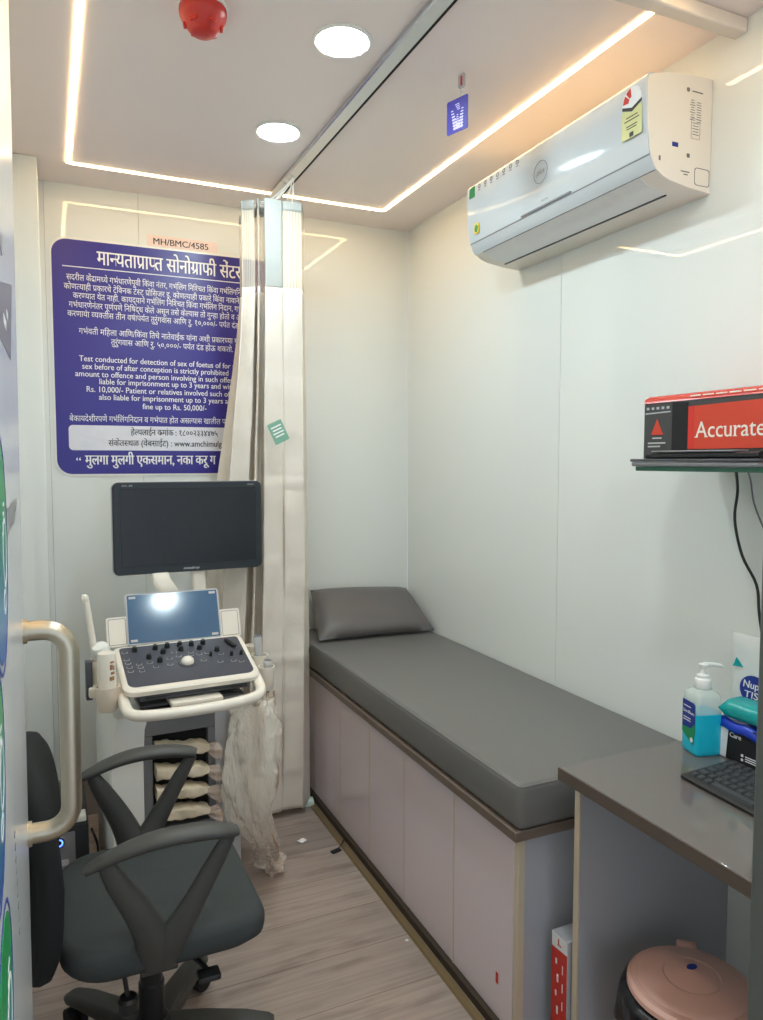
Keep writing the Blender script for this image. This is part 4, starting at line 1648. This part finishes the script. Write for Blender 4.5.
# --- column
B = Bm()
B.box(-.150, .075, .0, .36, .10, .690, .006, 2)
B.box(-.150, .075, -.036, .0, .590, .672, .003, 1)
B.box(-.150, .075, -.036, .0, .14, .285, .003, 1)
B.box(-.150, -.122, -.036, .0, .285, .59, .002, 1)
B.box(.052, .075, -.036, .0, .285, .59, .002, 1)
up(B, 'connector_bay', M['grey'])
B = Bm()
B.box(-.1215, .0515, -.0025, -.0005, .287, .588)
up(B, 'bay_backing', M['blackmat'])
B = Bm()
pr = [(-.252, -.026), (-.244, -.042), (-.152, -.046), (-.1505, .0), (-.1505, .36), (-.20, .37), (-.252, .33)]
B.loft([[(a + dx, b, z) for a, b in pr] for z, dx in ((.10, .0), (.28, .0), (.52, -.0), (.62, .006), (.665, .020))])
up(B, 'side_panel', M['white'])
B = Bm()
B.loft([[(a, b, z) for a, b in ((.0755, -.036), (.110, -.040), (.112, .34), (.0755, .36))] for z in (.10, .70)])
up(B, 'pillar', M['lightgrey'])
B = Bm()
B.loft([[(a, b, z) for a, b in ((.1125, -.030), (.160, -.020), (.172, .02), (.172, .32), (.1125, .34))] for z in (.10, .70)])
B.obj('side_panel', M['lightgrey'], U, local=True)
B = Bm()
for z in (.46, .58):
    B.box(.128, .150, -.0305, -.0275, z, z + .003)
up(B, 'panel_gap', M['grey'])
up(fill(Plane((-.185, -.0465, .55), (1, 0, 0), (0, 0, 1)), ellipse(.005, .007, 14), 0, .0008, ring2(Plane((-.185, -.0465, .55), (1, 0, 0), (0, 0, 1)), rrect(.014, .026, .003, 3, 0, -.004), rrect(.011, .023, .002, 3, 0, -.004), 0, .0008)), 'pink_mark', M['redgloss'])
B = Bm()
B.box(-.235, .16, -.07, .37, .075, .105, .012, 3)
up(B, 'base', M['darkgrey'])
for x in (-.20, .13):
    for y in (-.04, .33):
        B = Bm()
        B.cyl((x - .014, y, .0365), (x + .014, y, .0365), .036, seg=24)
        w_ = up(B, 'caster', M['blackmat'])
        B = Bm()
        B.box(x - .020, x + .020, y - .024, y + .024, .045, .076, .005, 2)
        up(B, 'caster_fork', M['grey'], w_)
# --- probe holders
def cup(c, r, z0, z1, m, parent=None, name='probe_holder'):
    B = Bm()
    B.lathe([(0, z0), (r * .70, z0), (r * .78, z0 + .004), (r, z1 - .004), (r, z1), (r * .86, z1), (r * .68, z0 + .010), (0, z0 + .010)], (c[0], c[1], 0), 28)
    return up(B, name, m, parent)


cup((-.254, -.06), .036, .700, .775, M['lightcream'])
cup((-.270, .052), .030, .760, .830, M['cream'])
B = Bm()
B.box(-.306, -.287, .015, .050, .715, .835, .003, 2)
up(B, 'holder_rail', M['darkgrey'])
B = Bm()
B.box(-.300, -.205, .0, .045, .724, .756, .006, 2)
B.box(-.235, -.205, -.05, .0, .724, .752, .005, 2)
up(B, 'holder_bracket', M['cream'])
cup((.262, .0), .029, .676, .756, M['cream'])
cup((.266, .080), .029, .700, .776, M['cream'])
cup((.264, .160), .029, .716, .792, M['cream'])
B = Bm()
B.box(.208, .250, -.01, .18, .715, .735, .006, 2)
up(B, 'holder_bracket', M['cream'])


def utrans(l):
    th = math.radians(2.5)
    c, s = math.cos(th), math.sin(th)
    return Vector((.40 + c * l[0] - s * l[1], 2.40 + s * l[0] + c * l[1], l[2]))


# --- things held by the machine
gx = utrans((-.254, -.06, 0))
t = thing('gel_bottle', 'white upturned gel bottle with brown print in the left holder of the machine', 'bottle', (gx.x, gx.y, .711))
B = Bm()
B.lathe([(0, 0), (.018, 0), (.0195, .004), (.0245, .030), (.0265, .062), (.0265, .158), (.024, .166), (.016, .170), (0, .170)], seg=32)
B.obj('body', M['cream'], t, local=True)
B = Bm()
for (a0, a1, z0, z1) in ((-1.35, -.75, .086, .098), (-1.2, -.7, .104, .112), (-1.3, -.95, .118, .134), (-.9, -.7, .116, .130), (-1.25, -.8, .138, .144)):
    n = 6
    A = [a0 + (a1 - a0) * i / n for i in range(n + 1)]
    B.loft([[(.0266 * math.cos(a), .0266 * math.sin(a), z) for a in A] + [(.0270 * math.cos(a), .0270 * math.sin(a), z) for a in A[::-1]] for z in (z0, z1)])
B.obj('print', mat('gel_print', srgb(168, 120, 84), .5), t, local=True)

px = utrans((-.275, .052, 0))
t = thing('slim_probe', 'slim cream wand probe standing upright in the rear left holder of the machine', 'ultrasound probe', (px.x, px.y, .79), 0, 'ultrasound probes')
B = Bm()
B.tube([(.010, 0, -.01), (.006, 0, .05), (-.004, 0, .085), (-.020, 0, .22), (-.026, 0, .232)], [.018, .017, .0105, .0085, .010], 16, smooth=5)
B.obj('body', M['cream'], t, local=True)
B = Bm()
B.lathe([(0, -.013), (.009, -.012), (.012, -.004), (.012, .004), (.008, .011), (0, .013)], (-.026, 0, .236), 20)
B.obj('tip', M['cream'], t, local=True)
B = Bm()
B.lathe([(0, .0), (.024, .002), (.027, .010), (.027, .024), (.021, .034), (0, .037)], seg=28, mtx=Matrix.Translation((.022, -.006, .058)) @ Matrix.Rotation(-.35, 4, 'Y') @ Matrix.Rotation(.35, 4, 'X'))
B.obj('round_cap', M['white'], t, local=True)

for (l, tilt, lab) in (((.262, .006, .700), .10, 'pale grey probe head in the front right holder of the machine'),
                       ((.266, .082, .722), -.08, 'pale grey tall probe in the middle right holder of the machine')):
    p = utrans(l)
    t = thing('hand_probe', lab, 'ultrasound probe', p, 0, 'ultrasound probes')
    R = Matrix.Rotation(tilt, 4, 'Y')
    tall = l[1] > .05
    B = Bm()
    B.loft([[R @ Vector((a, b, z)) for a, b in ellipse(w, d, 20)] for w, d, z in ((.007, .006, -.0), (.010, .009, .03), (.012, .010, .055), (.013, .009, .085 if tall else .062), (.016, .008, .105 if tall else .068), (.014, .006, .118 if tall else .072))])
    B.obj('body', M['lightgrey'], t, local=True)
    B = Bm()
    B.loft([[R @ Vector((a, b, z)) for a, b in ellipse(w, d, 20)] for w, d, z in ((.0145, .0065, .1185 if tall else .0722), (.011, .0045, .125 if tall else .078))])
    B.obj('lens', M['grey'], t, local=True)

# --- four wrapped plugs in the bay
rng = random.Random(11)
names = ['topmost', 'second from the top', 'third from the top', 'lowest']
for k, z in enumerate((.545, .472, .405, .338)):
    t = thing('probe_plug', 'cream plastic wrapped probe plug in the machine bay, %s of the four' % names[k], 'plug', utrans((-.035, -.03, z)), math.radians(2.5), 'wrapped probe plugs')
    B = Bm()
    rings = []
    for q in range(17):
        f = q / 16
        x = -.082 + .164 * f
        hh = .021 * (.86 + .14 * math.sin(f * 9 + k)) * (1 if f < .8 else 1 - (f - .8) * 2.2)
        dd = .030 * (.9 + .1 * math.sin(f * 7 + 2 * k))
        ring = []
        for a, b in rrect(2 * dd, 2 * hh, min(hh, dd) * .45, 3):
            ring.append((x, -.020 + a + .0025 * math.sin(31 * b * 10 + 13 * f), b - .016 * (f - .5) + .0020 * math.sin(9 * f * PI + 60 * a)))
        rings.append(ring)
    B.loft(rings)
    B.obj('plug_body', M['wrap'], t, local=True, sharp=40)
    # loose film gathered round the plug's lead on its right
    B = Bm()
    rings = []
    for q in range(19):
        f = q / 18
        c = Vector((.074 + .062 * f - .02 * f * f, -.040 - .018 * f, -.008 - .024 * f ** 1.6))
        rr = .008 + .012 * math.sin(min(1, f * 1.25) * PI * .75)
        rings.append([c + Vector((.35 * rr * math.sin(a), rr * .6 * math.cos(a) * (1 + .3 * math.sin(4 * a + 5 * f)), rr * math.sin(a) * (1 + .25 * math.sin(5 * a + 9 * f + k)))) for a in [2 * PI * i / 28 for i in range(28)]])
    B.loft(rings)
    B.obj('film_wrap', M['pinkwrap'], t, local=True, sharp=35)
    B = Bm()
    B.tube([(.070, -.035, -.006), (.092, -.044, -.014), (.108, -.050, -.026), (.116, -.052, -.036)], .005, 8, smooth=4)
    B.obj('lead', M['cable'], t, local=True)

# --- leads in a long crinkled plastic sleeve, hanging to the floor
t = thing('probe_lead_bundle', 'beige probe leads in a long crinkled clear plastic sleeve hanging to the floor', 'cables', (.66, 2.48, 0))
spine = [Vector((.592, 2.325, .668)), Vector((.582, 2.300, .58)), Vector((.572, 2.290, .45)), Vector((.576, 2.290, .32)), Vector((.618, 2.325, .20)), Vector((.654, 2.42, .10)), Vector((.672, 2.48, .035)), Vector((.690, 2.462, .018))]
wid = [.060, .080, .084, .066, .046, .040, .042, .030]
B = Bm()
sp_, wr_ = catmull(spine, wid, 8)
rings = []
for i, (p, w) in enumerate(zip(sp_, wr_)):
    ring = []
    for k in range(36):
        a = 2 * PI * k / 36
        cr = 1 + .16 * math.sin(3 * a + i * .21) + .12 * math.sin(7 * a - i * .33) + .07 * math.sin(13 * a + i * .7)
        fl = .50 if i < len(sp_) * .85 else .42
        q = p + Vector((math.cos(a) * w * cr, math.sin(a) * w * fl * cr, .006 * math.sin(5 * a + i) * (1 if p.z > .1 else .3)))
        q.z = max(q.z, .002)
        ring.append(q)
    rings.append(ring)
B.loft(rings, caps=False)
B.obj('plastic_sleeve', M['film'], t, sharp=75)
for k, (dx, dy) in enumerate(((-.020, .004), (.004, -.010), (.022, .006), (.034, -.004))):
    B = Bm()
    pts = [Vector((.655 + .004 * k, 2.41 + .03 * (k % 3), .672))] + [p + Vector((dx + .010 * math.sin(i * 1.3 + k), dy, 0)) for i, p in enumerate(spine[1:-1])]
    for p in pts:
        p.z = max(p.z, .012)
    B.tube(pts, .0048, 8, smooth=6)
    B.obj('lead', M['cable'], t)
B = Bm()
pts = [(.690, 2.42, .665), (.702, 2.44, .52), (.712, 2.46, .40), (.715, 2.47, .32), (.700, 2.475, .27), (.680, 2.47, .33)]
B.tube(pts, .0042, 8, smooth=6)
B.obj('lead', M['cable'], t)
# loose film bunched at the foot
B = Bm()


def bunch(u, v):
    a = 2 * PI * u
    b = PI * v
    r = 1 + .24 * math.sin(2 * a + 3 * b) + .16 * math.sin(3 * a - 5 * b + 1) + .10 * math.sin(5 * a + 11 * b)
    return (.700 + .036 * r * math.sin(b) * math.cos(a), 2.470 + .052 * r * math.sin(b) * math.sin(a), max(.030 + .034 * r * math.cos(b), .002))


B.grid(bunch, 48, 18)
bmesh.ops.remove_doubles(B.bm, verts=B.bm.verts, dist=.0004)
B.obj('film_foot', M['pinkwrap'], t, sharp=35)

# --- second clear bag hanging at the machine's left foot
B = Bm()
bc = utrans((-.205, -.125, .20))
rings = []
for i in range(12):
    z = .33 - i * .022
    r = .012 + .030 * math.sin(min(1, i / 9) * PI * .6)
    rings.append([(bc.x + r * math.cos(2 * PI * k / 24) * (1 + .2 * math.sin(4 * k + i)), bc.y + .55 * r * math.sin(2 * PI * k / 24) * (1 + .2 * math.sin(3 * k + 2 * i)), z) for k in range(24)])
B.loft(rings)
tag(B.obj('plastic_bag', M['film'], sharp=70), 'small clear plastic bag hanging at the left foot of the ultrasound machine', 'bag')

# ------------------------------------------------------------------ power backup box behind the chair
t = thing('power_backup_box', 'black power backup box with a blue light on the floor behind the chair', 'power supply', (.0, 2.6, 0))
B = Bm()
B.box(-.085, .092, 2.455, 2.80, .004, .305, .006, 2)
B.obj('case', M['black'], t)
B = Bm()
B.box(-.075, .052, 2.447, 2.4545, .05, .290, .004, 2)
fr = B.obj('front_plate', M['grey'], t)
fpn = Plane((.004, 2.4468, .262), (1, 0, 0), (0, 0, 1))
B = Bm()
fill(fpn, ellipse(.017, .017, 24), -.0005, .0012, B)
B.obj('button', M['black'], fr)
B = Bm()
ring2(fpn, ellipse(.0125, .0125, 24), ellipse(.0085, .0085, 24), .0012, .0022, B)
B.obj('blue_light', M['led'], fr)
B = Bm()
fill(fpn, rrect(.075, .020, .004, 3, -.01, -.066), -.0005, .0012, B)
B.obj('outlet_strip', M['lightgrey'], fr)
B = Bm()
B.box(.052, .086, 2.47, 2.52, .3055, .326, .004, 2)
tag(B.obj('adapter_plug', M['white']), 'small white plug lying on top of the black power backup box', 'plug')
B = Bm()
B.tube([(.10, 2.47, .28), (.118, 2.46, .22), (.112, 2.44, .15), (.135, 2.45, .08), (.11, 2.42, .02), (.16, 2.37, .006)], .004, 8, smooth=5)
tag(B.obj('extension_cable', M['blackmat']), 'black power cord running down beside the power backup box', 'cable')

# ------------------------------------------------------------------ office chair
hx, hy = .195, 1.760
t = thing('office_chair', 'dark office chair with looped armrests in front of the ultrasound machine', 'chair', (hx, hy, 0))
# seat
B = Bm()
so = rrect(.435, .445, (.10, .09, .09, .10), 8, .212, 1.745)


def seat_ring(k, z, dx=0.0):
    return [(.212 + (a - .212) * k + dx, 1.745 + (b - 1.745) * k, z + (-.018 * max(0, (a - .33) / .1) ** 2 if z > .40 else 0)) for a, b in so]


B.loft([seat_ring(.86, .392), seat_ring(.95, .396), seat_ring(.985, .408), seat_ring(1.0, .425), seat_ring(1.0, .440), seat_ring(.975, .456), seat_ring(.92, .463), seat_ring(.70, .461), seat_ring(.3, .457)])
B.obj('seat', M['chairfab'], t, sharp=70)
# backrest
B = Bm()
rings = []
bo = []
for i in range(40):
    a = 2 * PI * i / 40
    c, s = math.cos(a), math.sin(a)
    bo.append((.222 * math.copysign(abs(c) ** .62, c), .235 * math.copysign(abs(s) ** .60, s)))


def back_ring(k, dx):
    out = []
    for a, b in bo:
        y, z = a * k, b * k
        taper = 1 - .10 * (z / .235)
        bend = .050 * (y / .225) ** 2
        lean = -.030 * max(0, (z) / .235) ** 1.5 - .020 * max(0, (-z) / .235) ** 1.6
        out.append((-.030 + dx + bend * .5 + lean, 1.745 + y * taper, .605 + z))
    return out


B.loft([back_ring(.55, -.026), back_ring(.92, -.026), back_ring(.99, -.018), back_ring(1.0, -.006), back_ring(.985, .010), back_ring(.92, .020), back_ring(.5, .026), back_ring(.1, .027)])
B.obj('backrest', M['chairback'], t, sharp=70)
B = Bm()
B.loft([[(x + a, 1.745 + b, z + (.0 if a == 0 else 0)) for a, b in rrect(.020, .075, .006, 3)] for x, z in ((-.066, .60), (-.066, .46), (-.058, .392), (-.03, .370))])
B.box(-.04, .16, 1.71, 1.78, .362, .386, .005, 2)
B.obj('back_bracket', M['chairpl'], t)
# armrests
def arm(y, side):
    s = side
    B = Bm()
    # top pad, a flattened bar sweeping forward and down
    top_ = [(.046, y, .648), (.080, y, .661), (.130, y + .004 * s, .677), (.190, y + .006 * s, .687), (.262, y + .006 * s, .686), (.320, y + .004 * s, .677), (.345, y, .670)]
    B.tube(top_, [.014, .022, .027, .030, .030, .027, .020], 14, smooth=5, flat=.52, up=(0, 0, 1))
    o = B.obj('armrest', M['chairpl'], t, sharp=60)
    B = Bm()
    B.tube([(.334, y, .666), (.300, y, .610), (.262, y - .002 * s, .545), (.228, y - .006 * s, .490), (.200, y - .016 * s, .445), (.188, y - .032 * s, .404)], [.014, .020, .024, .030, .037, .040], 12, smooth=5, flat=.50, up=(0, 1, 0))
    B.tube([(.084, y, .655), (.106, y, .612), (.140, y - .002 * s, .550), (.166, y - .006 * s, .492), (.180, y - .016 * s, .445), (.186, y - .032 * s, .404)], [.014, .023, .028, .033, .038, .040], 12, smooth=5, flat=.50, up=(0, 1, 0))
    B.obj('armrest_strut', M['chairpl'], o, sharp=60)
    B = Bm()
    B.box(.150, .226, min(y - .028 * s, y - .12 * s), max(y - .028 * s, y - .12 * s), .380, .3915, .003, 2)
    B.obj('arm_plate', M['chairpl'], o)


arm(1.512, -1)
arm(1.968, 1)
# underside, column and star base
B = Bm()
B.box(hx - .085, hx + .085, hy - .075, hy + .075, .345, .3905, .010, 2)
B.obj('tilt_mechanism', M['black'], t)
B = Bm()
B.tube([(hx + .02, hy - .07, .365), (hx + .070, hy - .165, .362), (hx + .092, hy - .205, .352)], [.006, .006, .006], 8, smooth=3)
B.box(hx + .070, hx + .118, hy - .240, hy - .203, .342, .356, .005, 2, None)
B.obj('lever', M['black'], t)
B = Bm()
B.cyl((hx - .075, hy - .165, .375), (hx - .068, hy - .170, .315), .005)
B.lathe([(0, .0), (.016, .0), (.022, .006), (.022, .030), (.017, .036), (0, .037)], (hx - .067, hy - .171, .280), 18)
B.obj('tension_knob', M['black'], t)
B = Bm()
B.lathe([(.030, .10), (.030, .215), (.026, .220), (.0265, .29), (.020, .292), (.020, .346)], (hx, hy, 0), 28)
B.obj('gas_column', M['black'], t)
B = Bm()
B.lathe([(.0, .060), (.040, .062), (.044, .075), (.044, .118), (.034, .130), (0, .130)], (hx, hy, 0), 28)
B.obj('hub', M['black'], t)
for k in range(5):
    a = math.radians(-16 + 72 * k)
    d = Vector((math.cos(a), math.sin(a), 0))
    n_ = Vector((-math.sin(a), math.cos(a), 0))
    B = Bm()
    rings = []
    for u, w, zb, zt in ((.03, .034, .070, .118), (.12, .031, .072, .115), (.22, .027, .072, .106), (.275, .024, .068, .094), (.288, .018, .072, .088)):
        c = Vector((hx, hy, 0)) + d * u
        ring = []
        for aa, bb in rrect(2 * w, zt - zb, min(.010, (zt - zb) * .45), 3):
            ring.append(c + n_ * aa + Vector((0, 0, (zt + zb) / 2 + bb)))
        rings.append(ring)
    B.loft(rings)
    lg = B.obj('leg', M['chairpl'], t, sharp=50)
    c = Vector((hx, hy, 0)) + d * .268
    e = (d * .35 + n_).normalized()
    B = Bm()
    for s in (-1, 1):
        B.cyl(c + e * (.006 * s) + Vector((.0, 0, .0275)), c + e * (.022 * s) + Vector((0, 0, .0275)), .027, seg=22)
    B.cyl(c + Vector((0, 0, .030)), c + Vector((0, 0, .072)), .008)
    B.obj('caster', M['blackmat'], lg)

# ------------------------------------------------------------------ open door leaf at the left with its handle
DX, DY1 = -.047, 1.245
t = thing('door', 'open white door leaf with green and blue printed emblems at the left edge', 'door', (DX, DY1, 0))
t.rotation_euler = (0, math.radians(.42), 0)


def dl(B, name, m, parent=None, **k):
    B.transform(Matrix.Translation((-DX, -DY1, 0)))
    return B.obj(name, m, parent or t, local=True, **k)


B = Bm()
B.box(DX - .036, DX, .36, DY1, .012, 2.44, .003, 2)
dl(B, 'leaf', M['doorleaf'])
B = Bm()
B.box(DX - .0365, DX - .0005, DY1 + .0002, DY1 + .0020, .012, 2.44)
dl(B, 'edge_band', M['lightgrey'])
dp = Plane((DX, 0, 0), (0, 1, 0), (0, 0, 1))
DPZ = .0006
for cy, cz, r in ((.700, 1.372, .094), (.588, 1.212, .080), (.605, 1.000, .098)):
    B = Bm()
    fill(dp, ellipse(r, r, 40, cy, cz), 0, DPZ, B)
    em = dl(B, 'round_emblem', gradient_mat('emblem_blend', srgb(30, 92, 180), srgb(16, 160, 84), cz - r, cz + r * .6))
    B = Bm()
    ring2(dp, ellipse(r * 1.10, r * 1.10, 40, cy, cz), ellipse(r * 1.065, r * 1.065, 40, cy, cz), 0, DPZ, B)
    B.transform(Matrix.Translation((-DX, -DY1, 0)))
    B.obj('emblem_ring', M['navyprint'], em, local=True)
    B = Bm()
    ring2(dp, ellipse(r * .30, r * .34, 24, cy + r * .50, cz - r * .05), ellipse(r * .25, r * .29, 24, cy + r * .50, cz - r * .05), DPZ, .0010, B)
    ring2(dp, ellipse(r * .20, r * .12, 20, cy + r * .35, cz - r * .50), ellipse(r * .16, r * .08, 20, cy + r * .35, cz - r * .50), DPZ, .0010, B)
    for k in range(4):
        fill(dp, rrect(r * .20, r * .035, .001, 2, cy + r * (.45 - .06 * k), cz + r * (.42 - .09 * k)), DPZ, .0010, B)
    B.transform(Matrix.Translation((-DX, -DY1, 0)))
    B.obj('emblem_drawing', M['printwhite'], em, local=True)
B = Bm()
write(B, dp, 'SONOGRAPHY', .800, 1.376, .040, DPZ, width=.275)
fill(dp, [(.60, 1.647), (.845, 1.655), (.845, 1.672), (.60, 1.672)], 0, DPZ, B)
dl(B, 'door_lettering', M['printgrey'], normals=False)
B = Bm()
fill(dp, [(.62, 1.560), (.995, 1.570), (1.079, 1.676), (.70, 1.60)], 0, DPZ, B)
pn = dl(B, 'grey_print_panel', mat('print_slate', srgb(122, 120, 132), .4))
B = Bm()
fill(dp, rrect(.05, .010, .002, 2, .86, 1.592), DPZ, .0010, B)
fill(dp, rrect(.03, .008, .002, 2, .92, 1.610), DPZ, .0010, B)
B.transform(Matrix.Translation((-DX, -DY1, 0)))
B.obj('panel_lettering', M['printwhite'], pn, local=True)
B = Bm()
for k in range(9):
    a0 = -.3 + k * .12
    fill(dp, rrect(.010, .004, .001, 2, .826 + .030 * math.sin(a0 * 2), 1.075 - k * .016), 0, DPZ, B)
dl(B, 'curved_lettering', M['printgrey'])
# stainless pull handle
HY, HZ1, HZ0 = 1.205, 1.198, .888
B = Bm()
HXo = .0150
pts = [(DX + .001, HY, HZ1)]
for k in range(7):
    a = PI / 2 - k * PI / 12
    pts.append((HXo - .036 + .036 * math.cos(a), HY, HZ1 - .036 + .036 * math.sin(a)))
for k in range(7):
    a = -k * PI / 12
    pts.append((HXo - .036 + .036 * math.cos(a), HY, HZ0 + .036 + .036 * math.sin(a)))
pts.append((DX + .001, HY, HZ0))
B.tube(pts, .0150, 18, up=(0, 1, 0))
hd = dl(B, 'pull_handle', M['brass'])
hd['label'] = 'polished steel pull handle'
for z in (HZ1, HZ0):
    B = Bm()
    B.cyl((DX, HY, z), (DX + .006, HY, z), .0185, seg=26)
    B.transform(Matrix.Translation((-DX, -DY1, 0)))
    B.obj('mounting_ring', M['brass'], hd, local=True)

# ------------------------------------------------------------------ scraps on the floor
B = Bm()
B.grid(lambda u, v: (.828 + .034 * u + .008 * v, 2.610 + .016 * v - .01 * u, .003 + .005 * math.sin(5 * u + 2) * math.sin(4 * v + 1) + .004), 8, 6)
tag(B.obj('paper_scrap', M['printwhite'], solid=.001), 'tiny white paper scrap lying on the wooden floor between curtain and cabinet', 'litter')
t = thing('black_clip', 'small black plastic clip on the floor beside the cabinet plinth', 'clip', (.965, 2.51, 0))
B = Bm()
B.box(-.022, .018, -.010, .010, .001, .008, .003, 2, Matrix.Translation((.944, 2.495, 0)) @ Matrix.Rotation(.3, 4, 'Z'))
B.obj('tab', M['black'], t)
B = Bm()
B.tube([(.955, 2.505, .006), (.985, 2.53, .012), (.995, 2.545, .016), (.975, 2.52, .010)], .0018, 6, smooth=4)
B.obj('loop', M['black'], t)
B = Bm()
B.box(-.040, .034, -.022, .022, .0012, .028, .005, 2, Matrix.Translation((.958, 2.895, 0)) @ Matrix.Rotation(-.2, 4, 'Z'))
tag(B.obj('floor_plug', M['palegreen']), 'pale green plug on the floor between the curtain hem and the cabinet', 'plug')
B = Bm()
B.box(-.005, .005, -.004, .004, .001, .005, .001, 1, Matrix.Translation((.955, 1.925, 0)))
tag(B.obj('paper_crumb', M['printwhite']), 'white paper crumb on the floor close to the gold cabinet strip', 'litter')
